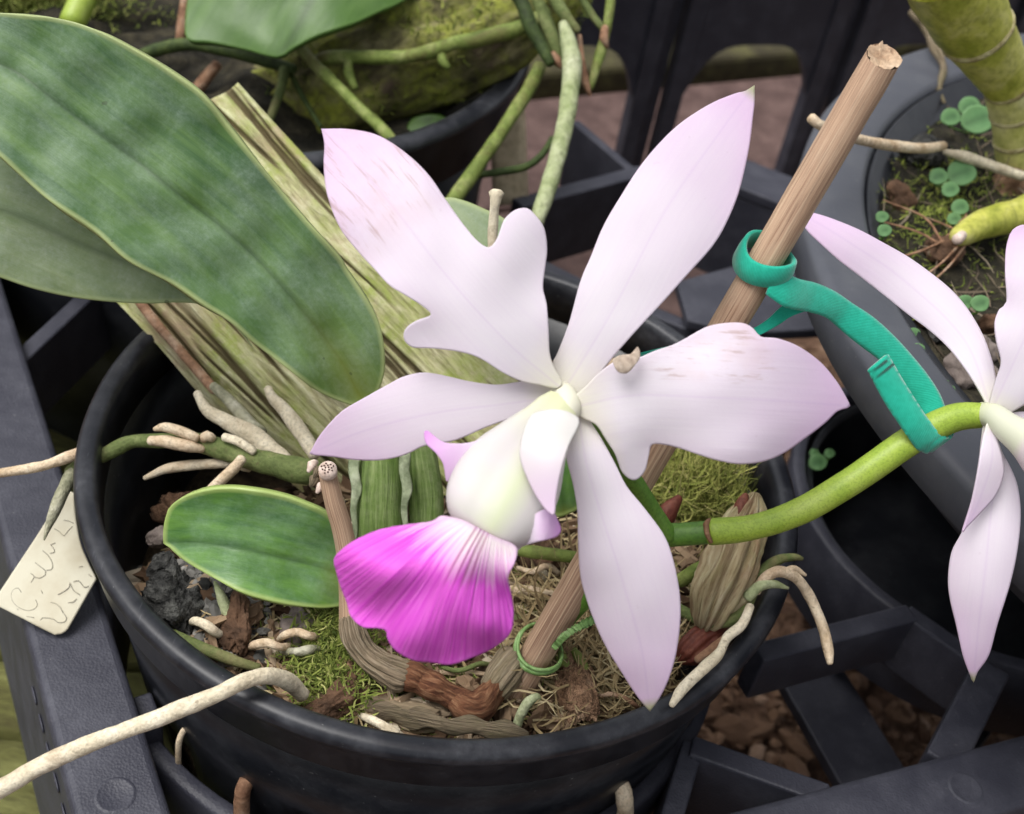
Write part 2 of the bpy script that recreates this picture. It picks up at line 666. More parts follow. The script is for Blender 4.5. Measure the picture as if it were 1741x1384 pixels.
M['lip_tube'] = lip_tube_mat()
M['lip_lobe'] = lip_lobe_mat()
t = NT('lip_flap')
al = t.attr('along')
c = t.mix(t.ramp(t.math('ADD', al, t.math('MULTIPLY', t.math('SUBTRACT', t.noise(1.2), 0.5), 0.4)), [(0.25, 0.0), (1.0, 0.9)]), (0.70, 0.68, 0.655), (0.70, 0.53, 0.70))
t.set(c, 0.45, 0.28); t.bump(t.noise(9.0, 3), 0.06, 0.02); t.translucent(c, 0.25)
M['flap'] = t.m
t = NT('lip_corner')
al = t.attr('along')
c = t.mix(t.ramp(t.math('ADD', al, t.math('MULTIPLY', t.math('SUBTRACT', t.noise(3.0), 0.5), 0.3)), [(0.35, 0), (1.0, 1)]), (0.76, 0.67, 0.76), (0.60, 0.28, 0.62))
t.set(c, 0.5, 0.25); t.bump(t.noise(10), 0.1, 0.02); t.translucent(c, 0.2)
M['lip_corner'] = t.m
t = NT('flower_column')
c = t.mix(t.noise(2.0), (0.68, 0.67, 0.50), (0.72, 0.69, 0.62))
t.set(c, 0.42, 0.35); t.translucent(c, 0.15)
M['column'] = t.m


def leaf_mat(name, dark, mid, bloom, bloomamt, margin, yellowbase=0.5, rough=0.42):
    t = NT(name)
    al, ac, ed = t.attr('along'), t.attr('across'), t.attr('edge')
    st = t.comb(t.math('MULTIPLY', ac, 3.0), t.math('MULTIPLY', al, 2.2), 0.3)
    n1 = t.noise(1.4, 4, 0.6, st)
    n2 = t.noise(1.15, 8, 0.74, t.coord(), 0.15)
    fine = t.noise(13.0, 4, 0.7)
    c = t.mix(t.ramp(n1, [(0.32, 0), (0.68, 1)]), dark, mid)
    # pale waxy bloom in cloudy patches; on leaf_small it also paints whitish sheen
    b = t.math('MULTIPLY', t.ramp(n2, [(0.40, 0), (0.68, 1)]), t.ramp(fine, [(0.30, 0.35), (0.7, 1.0)]))
    c = t.mix(t.math('MULTIPLY', b, bloomamt), c, bloom)
    midr = t.ramp(t.math('ABSOLUTE', ac), [(0.0, 1.0), (0.03, 0.7), (0.11, 0.0)])
    c = t.mix(t.math('MULTIPLY', midr, 0.6), c, tuple(x * 0.5 for x in dark))
    c = t.mix(t.math('MULTIPLY', t.ramp(al, [(0.0, 1.0), (0.22, 0.0)]), t.math('MULTIPLY', yellowbase, t.ramp(t.math('ABSOLUTE', ac), [(0.0, 1.0), (0.5, 0.2)]))), c, (0.30, 0.33, 0.03))
    c = t.mix(t.ramp(ed, [(0.0, 0.9), (0.045, 0.55), (0.09, 0.0)]), c, margin)
    dots = t.ramp(t.noise(4.5, 1, 0.5), [(0.79, 0), (0.80, 1)])
    c = t.mix(t.math('MULTIPLY', dots, 0.5), c, (0.03, 0.04, 0.02))
    t.set(c, t.math('ADD', rough, t.math('MULTIPLY', b, 0.18)), 0.4)
    bb = t.bump(fine, 0.16, 0.02)
    t.bump(n1, 0.2, 0.08, bb)
    t.translucent(t.mix(0.5, c, (0.25, 0.33, 0.03)), 0.07)
    return t.m


M['leaf_big'] = leaf_mat('leaf_waxy', (0.045, 0.110, 0.034), (0.105, 0.195, 0.050), (0.270, 0.365, 0.285), 0.60, (0.36, 0.42, 0.17))
M['leaf_pale'] = leaf_mat('leaf_pale_underside', (0.12, 0.18, 0.075), (0.18, 0.24, 0.10), (0.37, 0.42, 0.34), 0.6, (0.30, 0.36, 0.16), 0.2, 0.5)
M['leaf_small'] = leaf_mat('leaf_glossy', (0.045, 0.125, 0.030), (0.115, 0.245, 0.045), (0.27, 0.40, 0.28), 0.5, (0.36, 0.46, 0.14), 0.7, 0.33)
M['leaf_rear'] = leaf_mat('leaf_rear', (0.045, 0.11, 0.016), (0.075, 0.155, 0.028), (0.13, 0.20, 0.07), 0.2, (0.08, 0.16, 0.03), 0.0, 0.4)
M['leaf_seed'] = leaf_mat('leaf_seedling', (0.085, 0.20, 0.075), (0.12, 0.26, 0.10), (0.20, 0.33, 0.17), 0.3, (0.14, 0.28, 0.11), 0.0, 0.5)


def patchy(name, cols, scale=1.0, rough=0.7, bump=0.4, bscale=6.0, bdist=0.04, stretch=None, spec=0.25, stain=None):
    """blend of several colours by noise, with relief"""
    t = NT(name)
    vec = t.coord(stretch) if stretch else t.coord()
    n = t.noise(scale, 5, 0.62, vec, 0.3)
    k = len(cols)
    c = t.ramp(n, [(0.30 + 0.42 * i / max(1, k - 1), cc) for i, cc in enumerate(cols)])
    f = t.noise(bscale, 5, 0.65, vec)
    c = t.mix(t.ramp(f, [(0.30, 0.55), (0.55, 0.0)]), c, tuple(x * 0.45 for x in cols[0]))
    if stain:
        sn = t.noise(0.75, 5, 0.7, None, 0.8)
        c = t.mix(t.ramp(sn, [(0.50, 0.0), (0.66, 0.75)]), c, stain)
        c = t.mix(t.ramp(t.noise(11.0, 2, 0.5), [(0.66, 0.0), (0.74, 0.5)]), c, tuple(x * 0.6 for x in stain))
    t.set(c, rough, spec)
    b = t.bump(f, bump, bdist)
    t.bump(n, bump, bdist * 3, b)
    return t.m


M['root_white'] = patchy('root_white', [(0.54, 0.46, 0.32), (0.70, 0.62, 0.46), (0.80, 0.73, 0.58)], 2.0, 0.75, 0.7, 16.0, 0.03, stain=(0.34, 0.25, 0.16))
M['root_cream'] = patchy('root_cream', [(0.46, 0.34, 0.21), (0.66, 0.53, 0.37), (0.76, 0.66, 0.50)], 2.4, 0.75, 0.7, 16.0, 0.03, stain=(0.30, 0.18, 0.10))
M['root_grey'] = patchy('root_grey_green', [(0.16, 0.17, 0.10), (0.33, 0.32, 0.22), (0.48, 0.46, 0.36)], 2.0, 0.8, 0.8, 7.0, 0.05)
M['root_green'] = patchy('root_green', [(0.075, 0.10, 0.030), (0.125, 0.16, 0.050), (0.22, 0.25, 0.10)], 1.6, 0.75, 0.7, 16.0, 0.03, stain=(0.20, 0.17, 0.08))
M['root_lime'] = patchy('root_lime', [(0.085, 0.12, 0.022), (0.17, 0.22, 0.05), (0.31, 0.33, 0.13)], 1.6, 0.7, 0.4, 8.0, 0.03, stain=(0.12, 0.10, 0.035))
M['root_palegreen'] = patchy('root_pale_green', [(0.22, 0.27, 0.11), (0.36, 0.40, 0.22), (0.48, 0.50, 0.33)], 1.8, 0.75, 0.7, 7.0, 0.05)
M['root_dark'] = patchy('root_dark_green', [(0.020, 0.032, 0.010), (0.045, 0.07, 0.018), (0.09, 0.12, 0.03)], 1.5, 0.7, 0.4, 8.0, 0.03)
M['root_brown'] = patchy('root_brown', [(0.12, 0.055, 0.03), (0.30, 0.17, 0.10), (0.46, 0.34, 0.24)], 2.2, 0.75, 0.45, 9.0, 0.03)
M['rhizome'] = patchy('rhizome_bark', [(0.045, 0.014, 0.008), (0.15, 0.055, 0.028), (0.33, 0.17, 0.09)], 1.6, 0.5, 0.5, 7.0, 0.05, spec=0.4)
M['dry_cane'] = patchy('dry_cane', [(0.12, 0.055, 0.028), (0.24, 0.13, 0.07), (0.36, 0.22, 0.13)], 1.8, 0.6, 0.45, 9.0, 0.04)
M['sheath'] = patchy('papery_sheath', [(0.11, 0.08, 0.045), (0.27, 0.20, 0.13), (0.42, 0.34, 0.24)], 2.0, 0.75, 0.5, 8.0, 0.04)
M['stem_lime'] = patchy('stem_lime', [(0.20, 0.31, 0.028), (0.29, 0.40, 0.045), (0.37, 0.46, 0.09)], 1.3, 0.45, 0.12, 30.0, 0.01, spec=0.4)
M['stem_green'] = patchy('stem_green', [(0.06, 0.15, 0.022), (0.11, 0.24, 0.03), (0.16, 0.29, 0.05)], 1.3, 0.45, 0.12, 20.0, 0.01, spec=0.4)
M['bract'] = patchy('dry_bract', [(0.30, 0.22, 0.17), (0.48, 0.39, 0.31), (0.60, 0.52, 0.44)], 3.0, 0.7, 0.4, 12.0, 0.02)
M['stub'] = patchy('dry_stub', [(0.40, 0.34, 0.24), (0.60, 0.54, 0.40), (0.70, 0.65, 0.52)], 2.5, 0.7, 0.4, 9.0, 0.03)
M['redsheath'] = patchy('red_brown_sheath', [(0.05, 0.012, 0.008), (0.13, 0.035, 0.022), (0.24, 0.10, 0.06)], 1.8, 0.55, 0.5, 7.0, 0.04)
M['bulb_green'] = patchy('pseudobulb_green', [(0.055, 0.10, 0.018), (0.105, 0.17, 0.035), (0.22, 0.28, 0.11)], 1.4, 0.5, 0.35, 6.0, 0.04, spec=0.35)
M['bulb_veil'] = patchy('pseudobulb_veil', [(0.10, 0.13, 0.06), (0.28, 0.32, 0.20), (0.46, 0.48, 0.36)], 2.0, 0.6, 0.5, 6.0, 0.04)
M['cane_lime'] = patchy('cane_lime', [(0.24, 0.28, 0.022), (0.45, 0.45, 0.085), (0.62, 0.58, 0.24)], 0.9, 0.45, 0.25, 6.0, 0.03, spec=0.4)
M['cane_pale'] = patchy('cane_pale', [(0.34, 0.36, 0.07), (0.55, 0.54, 0.20), (0.68, 0.65, 0.34)], 0.9, 0.45, 0.25, 6.0, 0.03, spec=0.4)
M['cane_ring'] = patchy('cane_ring', [(0.20, 0.15, 0.06), (0.40, 0.36, 0.18), (0.50, 0.46, 0.26)], 2.0, 0.7, 0.4, 8.0, 0.03)
M['bulb_old'] = patchy('old_pseudobulb', [(0.13, 0.075, 0.038), (0.34, 0.27, 0.16), (0.50, 0.44, 0.30)], 2.2, 0.7, 0.5, 7.0, 0.04, (1, 1, 0.5))
M['lava'] = patchy('lava_rock', [(0.018, 0.018, 0.017), (0.06, 0.06, 0.056), (0.16, 0.16, 0.145)], 3.0, 0.9, 1.0, 6.0, 0.12)
M['pebble'] = patchy('pebble', [(0.11, 0.085, 0.075), (0.20, 0.165, 0.145), (0.31, 0.27, 0.24)], 1.6, 0.8, 0.5, 8.0, 0.04)
M['bark'] = patchy('bark_chip', [(0.035, 0.020, 0.012), (0.11, 0.06, 0.034), (0.23, 0.14, 0.085)], 1.3, 0.85, 0.8, 5.0, 0.08)
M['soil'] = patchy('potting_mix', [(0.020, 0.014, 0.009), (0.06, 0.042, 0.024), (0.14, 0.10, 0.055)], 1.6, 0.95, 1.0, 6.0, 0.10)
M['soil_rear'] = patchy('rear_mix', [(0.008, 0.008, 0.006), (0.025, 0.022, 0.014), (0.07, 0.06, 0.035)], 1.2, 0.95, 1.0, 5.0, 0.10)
M['coir'] = patchy('coconut_husk', [(0.14, 0.075, 0.04), (0.33, 0.20, 0.12), (0.50, 0.35, 0.23)], 2.2, 0.9, 1.0, 5.0, 0.12)
M['teal'] = None
M['timber'] = patchy('mossy_timber', [(0.045, 0.036, 0.016), (0.10, 0.10, 0.03), (0.19, 0.195, 0.07)], 0.9, 0.9, 0.7, 5.0, 0.08, (0.25, 1, 1))
M['darkbeam'] = patchy('dark_beam', [(0.025, 0.020, 0.012), (0.055, 0.048, 0.022), (0.10, 0.095, 0.035)], 0.7, 0.85, 0.5, 5.0, 0.06)
M['board'] = patchy('wet_red_board', [(0.055, 0.030, 0.026), (0.10, 0.060, 0.052), (0.15, 0.095, 0.082)], 0.7, 0.7, 0.4, 6.0, 0.05)
M['ground'] = patchy('brown_soil', [(0.055, 0.030, 0.020), (0.13, 0.075, 0.048), (0.24, 0.15, 0.095)], 0.8, 0.95, 0.8, 4.0, 0.1)
M['label_beige'] = patchy('beige_label', [(0.42, 0.33, 0.20), (0.52, 0.43, 0.28), (0.58, 0.49, 0.34)], 0.6, 0.7, 0.2, 6.0, 0.02)
M['cord_green'] = patchy('green_wire', [(0.10, 0.21, 0.05), (0.19, 0.33, 0.10), (0.34, 0.46, 0.22)], 2.0, 0.45, 0.2, 12.0, 0.02, spec=0.4)

# strands
def strand_mat(name, cols):
    t = NT(name)
    c = t.ramp(t.attr('tone'), [(i / (len(cols) - 1), cc) for i, cc in enumerate(cols)])
    t.set(c, 0.85, 0.2)
    t.translucent(c, 0.12)
    return t.m


M['straw'] = strand_mat('dry_moss', [(0.09, 0.06, 0.03), (0.25, 0.18, 0.09), (0.40, 0.32, 0.17), (0.58, 0.50, 0.31)])
M['gravel'] = strand_mat('gravel', [(0.06, 0.034, 0.022), (0.13, 0.075, 0.048), (0.20, 0.12, 0.075), (0.32, 0.22, 0.16)])
M['grit'] = strand_mat('stone_grit', [(0.03, 0.03, 0.028), (0.10, 0.098, 0.09), (0.22, 0.21, 0.19), (0.42, 0.40, 0.36)])
M['crumb'] = strand_mat('bark_crumb', [(0.03, 0.018, 0.010), (0.12, 0.07, 0.04), (0.30, 0.21, 0.13), (0.55, 0.47, 0.35)])
M['moss'] = strand_mat('green_moss', [(0.045, 0.065, 0.012), (0.105, 0.140, 0.024), (0.20, 0.235, 0.050), (0.36, 0.36, 0.13)])
M['hairmoss'] = strand_mat('stringy_moss', [(0.08, 0.10, 0.022), (0.19, 0.22, 0.045), (0.33, 0.34, 0.09), (0.48, 0.42, 0.18)])
M['moss_dark'] = strand_mat('shade_moss', [(0.03, 0.045, 0.010), (0.09, 0.12, 0.02), (0.19, 0.23, 0.04), (0.34, 0.37, 0.09)])
M['hair_dark'] = strand_mat('fine_dry_roots', [(0.05, 0.038, 0.025), (0.13, 0.10, 0.07), (0.24, 0.19, 0.13), (0.30, 0.25, 0.18)])

# weathered wood with grain along the attribute 'along'
def wood_mat(name, dark, mid, light, moss, mossamt, gx=5.0, gy=0.5, brown=None):
    t = NT(name)
    al, ar = t.attr('along'), t.attr('around')
    g = t.comb(t.math('MULTIPLY', ar, gx), t.math('MULTIPLY', al, gy), 0.0)
    n1 = t.noise(4.0, 6, 0.65, g, 0.4)
    n2 = t.noise(14.0, 4, 0.7, g)
    n3 = t.noise(0.55, 4, 0.6, t.coord())
    c = t.ramp(n1, [(0.30, dark), (0.5, mid), (0.72, light)])
    c = t.mix(t.ramp(n2, [(0.33, 0.5), (0.46, 0.0)]), c, dark)
    if brown:
        c = t.mix(t.ramp(t.noise(0.8, 4, 0.6, t.coord(), 0.5), [(0.52, 0), (0.66, 0.8)]), c, brown)
    c = t.mix(t.math('MULTIPLY', t.ramp(n3, [(0.42, 0), (0.62, 1)]), t.math('MULTIPLY', mossamt, t.ramp(t.noise(5.0, 4, 0.7), [(0.35, 0.2), (0.6, 1.0)]))), c, moss)
    c = t.mix(t.ramp(t.attr('crack'), [(0.15, 0.0), (0.55, 0.95)]), c, dark)
    t.set(c, 0.85, 0.2)
    b = t.bump(n1, 0.8, 0.12)
    t.bump(n2, 0.5, 0.04, b)
    return t.m


M['rhizome'] = wood_mat('rhizome_bark', (0.035, 0.012, 0.008), (0.15, 0.06, 0.03), (0.36, 0.20, 0.11), (0.20, 0.12, 0.06), 0.4, 5.0, 0.9)
M['sheath'] = wood_mat('papery_sheath', (0.06, 0.045, 0.028), (0.25, 0.19, 0.125), (0.46, 0.385, 0.28), (0.17, 0.19, 0.07), 0.3, 10.0, 0.35)
M['bulb_old'] = wood_mat('old_pseudobulb', (0.12, 0.06, 0.03), (0.34, 0.27, 0.16), (0.52, 0.46, 0.32), (0.22, 0.25, 0.08), 0.5, 8.0, 0.25, (0.26, 0.13, 0.08))
M['bulb_green'] = wood_mat('pseudobulb_green', (0.045, 0.085, 0.014), (0.11, 0.185, 0.035), (0.25, 0.32, 0.12), (0.33, 0.36, 0.20), 0.35, 7.0, 0.15)
M['slab'] = wood_mat('weathered_wood', (0.12, 0.095, 0.048), (0.52, 0.49, 0.29), (0.74, 0.71, 0.50), (0.30, 0.37, 0.07), 0.8, 9.0, 0.30, (0.36, 0.25, 0.17))
M['log'] = wood_mat('mossy_log', (0.014, 0.012, 0.007), (0.11, 0.10, 0.045), (0.25, 0.225, 0.12), (0.29, 0.325, 0.045), 1.0, 5.0, 0.25, (0.07, 0.045, 0.035))
t = NT('bamboo_stake')
al, ar = t.attr('along'), t.attr('around')
g = t.comb(t.math('MULTIPLY', t.math('SINE', t.math('MULTIPLY', ar, 6.2832)), 3.0), t.math('MULTIPLY', al, 0.10), t.math('MULTIPLY', t.math('COSINE', t.math('MULTIPLY', ar, 6.2832)), 3.0))
n1 = t.noise(2.4, 5, 0.65, g); n2 = t.noise(9.0, 3, 0.6, g)
c = t.ramp(n1, [(0.30, (0.20, 0.11, 0.068)), (0.48, (0.42, 0.275, 0.18)), (0.68, (0.58, 0.43, 0.30))])
c = t.mix(t.ramp(n2, [(0.34, 0.8), (0.50, 0.0)]), c, (0.13, 0.065, 0.04))
c = t.mix(t.ramp(t.noise(0.9, 4, 0.6), [(0.55, 0), (0.75, 0.35)]), c, (0.42, 0.34, 0.25))
t.set(c, 0.6, 0.3)
b = t.bump(n1, 0.45, 0.05); t.bump(n2, 0.3, 0.02, b)
M['bamboo'] = t.m
M['bamboo_end'] = patchy('cut_bamboo', [(0.28, 0.17, 0.10), (0.50, 0.36, 0.24), (0.62, 0.48, 0.34)], 3.0, 0.8, 0.6, 9.0, 0.04)
M['cut_pale'] = patchy('cut_pale', [(0.45, 0.32, 0.25), (0.62, 0.50, 0.43), (0.70, 0.60, 0.53)], 3.0, 0.7, 0.2, 12.0, 0.02)
M['cut_hole'] = patchy('cut_vessel', [(0.05, 0.03, 0.025), (0.09, 0.055, 0.045), (0.12, 0.08, 0.07)], 2.0, 0.8, 0.2, 9.0, 0.02)

t = NT('teal_cloth')
al, ac = t.attr('along'), t.attr('across')
w = t.noise(3.0, 3, 0.6, t.coord(3.0))
rib = t.math('ADD', t.math('MULTIPLY', t.math('SINE', t.math('ADD', t.math('MULTIPLY', al, 420.0), t.math('MULTIPLY', ac, 40.0))), 0.5), 0.5)
c = t.mix(t.ramp(w, [(0.3, 0), (0.7, 1)]), (0.002, 0.30, 0.195), (0.008, 0.36, 0.245))
c = t.mix(t.math('MULTIPLY', rib, 0.10), c, (0.05, 0.52, 0.40))
t.set(c, 0.75, 0.2)
t.b.inputs['Sheen Weight'].default_value = 0.35
t.b.inputs['Sheen Roughness'].default_value = 0.5
b = t.bump(rib, 0.16, 0.012); t.bump(t.noise(26.0, 2), 0.3, 0.01, b)
M['teal'] = t.m
t = NT('label_plastic')
c = t.mix(t.ramp(t.noise(1.5, 5), [(0.4, 0), (0.72, 1)]), (0.57, 0.54, 0.42), (0.47, 0.42, 0.30))
t.set(c, 0.55, 0.3); t.bump(t.noise(9.0), 0.08, 0.02)
M['label'] = t.m
M['ink'] = patchy('pencil_ink', [(0.22, 0.205, 0.17), (0.34, 0.315, 0.25), (0.50, 0.46, 0.34)], 6.0, 0.8, 0.0, 9.0, 0.01)


# ================================================================== SETTING
GZ = -13.0
g = Geo()
N = 70
for j in range(N + 1):
    for i in range(N + 1):
        x, y = lerp(-150, 150, i / N), lerp(-60, 240, j / N)
        g.v.append(V(x, y, GZ - 0.4 + 0.5 * noise.noise(V(x * 0.13, y * 0.13, 0))))
g.f = [(j * (N + 1) + i, j * (N + 1) + i + 1, (j + 1) * (N + 1) + i + 1, (j + 1) * (N + 1) + i) for j in range(N) for i in range(N)]
tag(g.build('ground', M['ground']), 'brown damp soil under the black plant tray', 'ground', kind='structure')

g = Geo()
rng = random.Random(3)
for k in range(4500):
    x, y = rng.uniform(-4, 20), rng.uniform(-6, 24)
    s_ = rng.uniform(0.07, 0.24) * (1.0 if rng.random() > 0.05 else 1.9)
    v, f = rock_geo((x, y, GZ - 0.2 + rng.uniform(0, 0.35)), (s_ * rng.uniform(1, 1.5), s_ * rng.uniform(0.6, 1), s_ * rng.uniform(0.4, 0.8)), 1, 0.4, rng.uniform(0, 50), 1.5)
    tn = min(1, max(0, rng.gauss(0.42, 0.24)))
    g.add(v, f, {'tone': [tn] * len(v)})
tag(g.build('gravel', M['gravel'], smooth_=False), 'rusty brown gravel seen through the openings of the tray', 'gravel', kind='stuff')

# mossy timber decking below the left side of the tray
deck = thing('timber_deck', ZP(20, 1230, -10.5), 'mossy wet timber decking below the left rail of the tray', 'decking')
a0, a1 = ZP(-60, 1170, -10.0), ZP(160, 1190, -10.0)
du = (a1 - a0); du.z = 0; du.normalize()
dv = V(-du.y, du.x, 0)
for k in range(-3, 7):
    o = a0 + dv * (k * 2.15)
    v, f = [], []
    NX, prof = 30, [(-0.98, -1.6), (-0.98, -0.16), (-0.84, -0.02), (-0.3, 0.03), (0.3, 0.03), (0.84, -0.02), (0.98, -0.16), (0.98, -1.6)]
    for i in range(NX + 1):
        for s_, z in prof:
            q = o + du * lerp(-14, 5.5, i / NX) + dv * s_ + V(0, 0, z)
            q.z += 0.10 * noise.noise(q * 0.9)
            v.append(q)
    pn = len(prof)
    for i in range(NX):
        for j in range(pn - 1):
            f.append((i * pn + j, (i + 1) * pn + j, (i + 1) * pn + j + 1, i * pn + j + 1))
    make('plank', v, f, M['timber'], deck)

# dark red boards far behind the tray
rb = thing('red_boards', ZP(1300, 170, -12.3), 'dark red wet boards lying on the soil behind the tray', 'boards')
b0, b1 = ZP(1000, 118, -12.0), ZP(1460, 80, -12.0)
du = (b1 - b0); du.z = 0; du.normalize(); dv = V(-du.y, du.x, 0)
for k in range(2):
    p0 = b0 - du * 30 + dv * (-6.6 - k * 8.8); p1 = p0 + du * 85
    bar('plank', p0 + V(0, 0, 0.05 * (k % 2)), p1 + V(0, 0, 0.05 * (k % 2)), 8.5, 1.5, M['board'], rb, 0.2)
p0 = b0 - du * 30 + dv * 2.6
bar('edge_beam', p0 + V(0, 0, 0.5), p0 + du * 85 + V(0, 0, 0.5), 7.0, 1.7, M['darkbeam'], rb, 0.3)

# ------------------------------------------------------------------ tray
TZ = -3.0
li0, li1 = ZP(4, 479, TZ), ZP(292, 1384, TZ)
ri0, ri1 = ZP(1362, 1346, TZ), ZP(1741, 1246, TZ)
tray = thing('plant_tray', (0, 0, GZ), 'black plastic carrying tray with round pot holes and ribbed openings', 'tray')
ld = (li1 - li0).normalized(); rd = (ri1 - ri0).normalized()
ls = V(ld.y, -ld.x, 0)          # outward (left)
rs = V(rd.y, -rd.x, 0)          # outward (front)
if ls.x > 0: ls = -ls
if rs.y > 0: rs = -rs
# corner of the two inner lines
den = ld.x * (-rd.y) - ld.y * (-rd.x)
q = ri0 - li0
ta = (q.x * (-rd.y) - q.y * (-rd.x)) / den
corner = li0 + ld * ta


def rail(p0, p1, side, w, name='rail', drop=5.0):
    poly = [(0, -2.2), (0, -0.10), (0.05, -0.03), (0.14, 0.0), (w - 0.16, 0.0), (w - 0.05, -0.05), (w, -0.18), (w + 0.32, -drop), (w + 0.12, -drop), (w - 0.24, -0.34), (0.22, -0.34), (0.22, -2.2)]
    L = (p1 - p0).length
    v, f = prism_geo(poly, p0, p1, side)
    o = make(name, v, f, M['tray'], tray, smooth_=False)
    bevel(o, 0.05)
    return o


rail(corner - ld * -1.4, li0 - ld * 26, ls, 1.42)
rail(corner - rd * 1.2, ri1 + rd * 14, rs, 1.36)
# small round mould marks on the rails
for px, py in ((196, 1352), (1642, 1340)):
    c0 = ZP(px, py, TZ)
    v, f = lathe_geo([(0.0, 0.006), (0.25, 0.006), (0.275, 0.016), (0.30, 0.016), (0.33, 0.0)], 40, c0)
    make('mould_mark', v, f, M['tray'], tray)
# knurled dashes along the outer skirt of the left rail
for k in range(9):
    c0 = corner - ld * (1.0 + k * 0.62) + ls * (1.42 + 0.07) + V(0, 0, -0.9)
    v, f = rock_geo((0, 0, 0), (0.03, 0.22, 0.10), 1, 0.0)
    make('skirt_stud', [c0 + p.x * ls + p.y * ld + V(0, 0, p.z) for p in v], f, M['tray'], tray)


def ring(c, r, name='pot_ring', w=0.34, drop=2.4, a0=0, a1=360, z=-3.9):
    prof = [(r - 0.14, -drop), (r, 0 - 0.06), (r + 0.05, 0.0), (r + w - 0.05, 0.0), (r + w, -0.06), (r + w - 0.16, -drop)]
    n = 120
    v, f = [], []
    k = len(prof)
    full = (a1 - a0) >= 360
    for i in range(n + (0 if full else 1)):
        a = R(lerp(a0, a1, i / n))
        for rr, z_ in prof:
            v.append(V(c[0] + rr * math.cos(a), c[1] + rr * math.sin(a), z + z_))
    m_ = len(v) // k
    for i in range(n):
        for j in range(k - 1):
            i2 = (i + 1) % m_
            f.append((i * k + j, i2 * k + j, i2 * k + j + 1, i * k + j + 1))
    return make(name, v, f, M['tray'], tray)


ring((-0.2, 0.0), 5.95)
ring((12.86, 6.03), 4.64)
ring((-9.3, 14.9), 7.2, z=-3.6)


def rib(a, b, w=0.45, h=2.6, z=TZ - 0.35, z2=None):
    bar('rib', ZP(*a, z), ZP(*b, z if z2 is None else z2), w, h, M['tray'], tray, 0.05)


rib((1176, 1266), (1410, 1350), 0.46, 2.4)
rib((1290, 1108), (1552, 1040), 0.46, 1.3)
rib((1542, 1036), (1690, 1140), 0.40, 1.6, z=-3.39)
rib((1690, 1130), (1606, 1296), 0.72, 0.7, z=-3.31)
rib((180, 470), (30, 610), 0.40, 2.0)
rib((880, 345), (1080, 292), 0.55, 2.4)
rib((1084, 296), (978, 205), 0.32, 2.4, z=-3.39)
rib((1070, 290), (1290, 280), 0.5, 2.4, z=-3.43)
rib((905, 440), (1010, 492), 0.42, 2.0, z=-3.2)
rib((990, 480), (1190, 560), 0.45, 2.0, z=-3.6)
rib((1180, 1262), (1140, 1400), 0.4, 2.2, z=-3.45)
rib((260, 1236), (240, 1180), 0.36, 2.2, z=-3.42)
# wide cross bar between the two rows of holes
v0, v1 = ZP(1215, 275, -3.2), ZP(1420, 355, -3.2)
bar('cross_bar', v0, v1, 1.9, 0.35, M['tray'], tray, 0.06)
bar('cross_bar_web', v0 + V(0, -0.85, -0.36), v1 + V(0, -0.85, -0.36), 0.25, 3.0, M['tray'], tray, 0.04)
# flat web between the pots
plate('flat_web', [ZP(1150, 478, -3.1), ZP(1260, 448, -3.1), ZP(1400, 428, -3.1), ZP(1480, 500, -3.1), ZP(1400, 560, -3.1), ZP(1265, 566, -3.1), ZP(1170, 545, -3.1)], 0.3, M['tray'], tray)
# low straps of the tray bottom
for a, b, w in (((1372, 1130), (1500, 1345), 1.75), ((1590, 1330), (1700, 1180), 0.7), ((560, 1420), (1000, 1440), 1.0)):
    bar('bottom_strap', ZP(*a, -7.4), ZP(*b, -7.4 - 0.012 * w), w, 0.35, M['tray'], tray, 0.05)
# far side of the tray: upper beam, arched panel and legs
far0, far1 = V(-6.5, 21.9, 0.3), V(22.0, 36.0, 0.3)
fd = (far1 - far0).normalized(); fn = V(fd.y, -fd.x, 0)
LEN = (far1 - far0).length


def far_panel(s0, s1, ztop, arch):
    """a panel with an arched lower edge between two legs"""
    v, f = [], []
    n = 16
    for i in range(n + 1):
        s_ = lerp(s0, s1, i / n)
        t_ = abs(2 * i / n - 1)
        zb = lerp(-3.5, -5.6, t_ ** 4 if arch else 1.0)
        for off in (0.0, -0.3):
            v += [far0 + fd * s_ + fn * off + V(0, 0, ztop), far0 + fd * s_ + fn * off + V(0, 0, zb)]
    for i in range(n):
        a = i * 4
        b = a + 4
        f += [(a, a + 1, b + 1, b), (a + 2, b + 2, b + 3, a + 3), (a, b, b + 2, a + 2), (a + 1, a + 3, b + 3, b + 1)]
    return make('side_panel', v, f, M['tray'], tray, smooth_=False)


for k in range(4):
    far_panel(k * 7.6 + 5.15, k * 7.6 + 10.65, -0.32, True)
bar('rail', far0 - fd * 3, far1 + fd * 6, 1.6, 0.3, M['tray'], tray, 0.05)
for k in range(5):
    s_ = 4.1 + k * 7.6
    for o in (-0.72, 0.0, 0.72):
        c0 = far0 + fd * (s_ + o)
        w = 0.7 if o else 0.55
        dd = 0.0 if o else -0.35
        v, f = prism_geo([(-w / 2, -0.31), (-w / 2 + 0.12, GZ - 0.3), (w / 2 - 0.12, GZ - 0.3), (w / 2, -0.31)], c0 + fn * (0.1 + dd), c0 + fn * (-0.5 + dd), fd)
        make('leg', v, f, M['tray'], tray, smooth_=False)

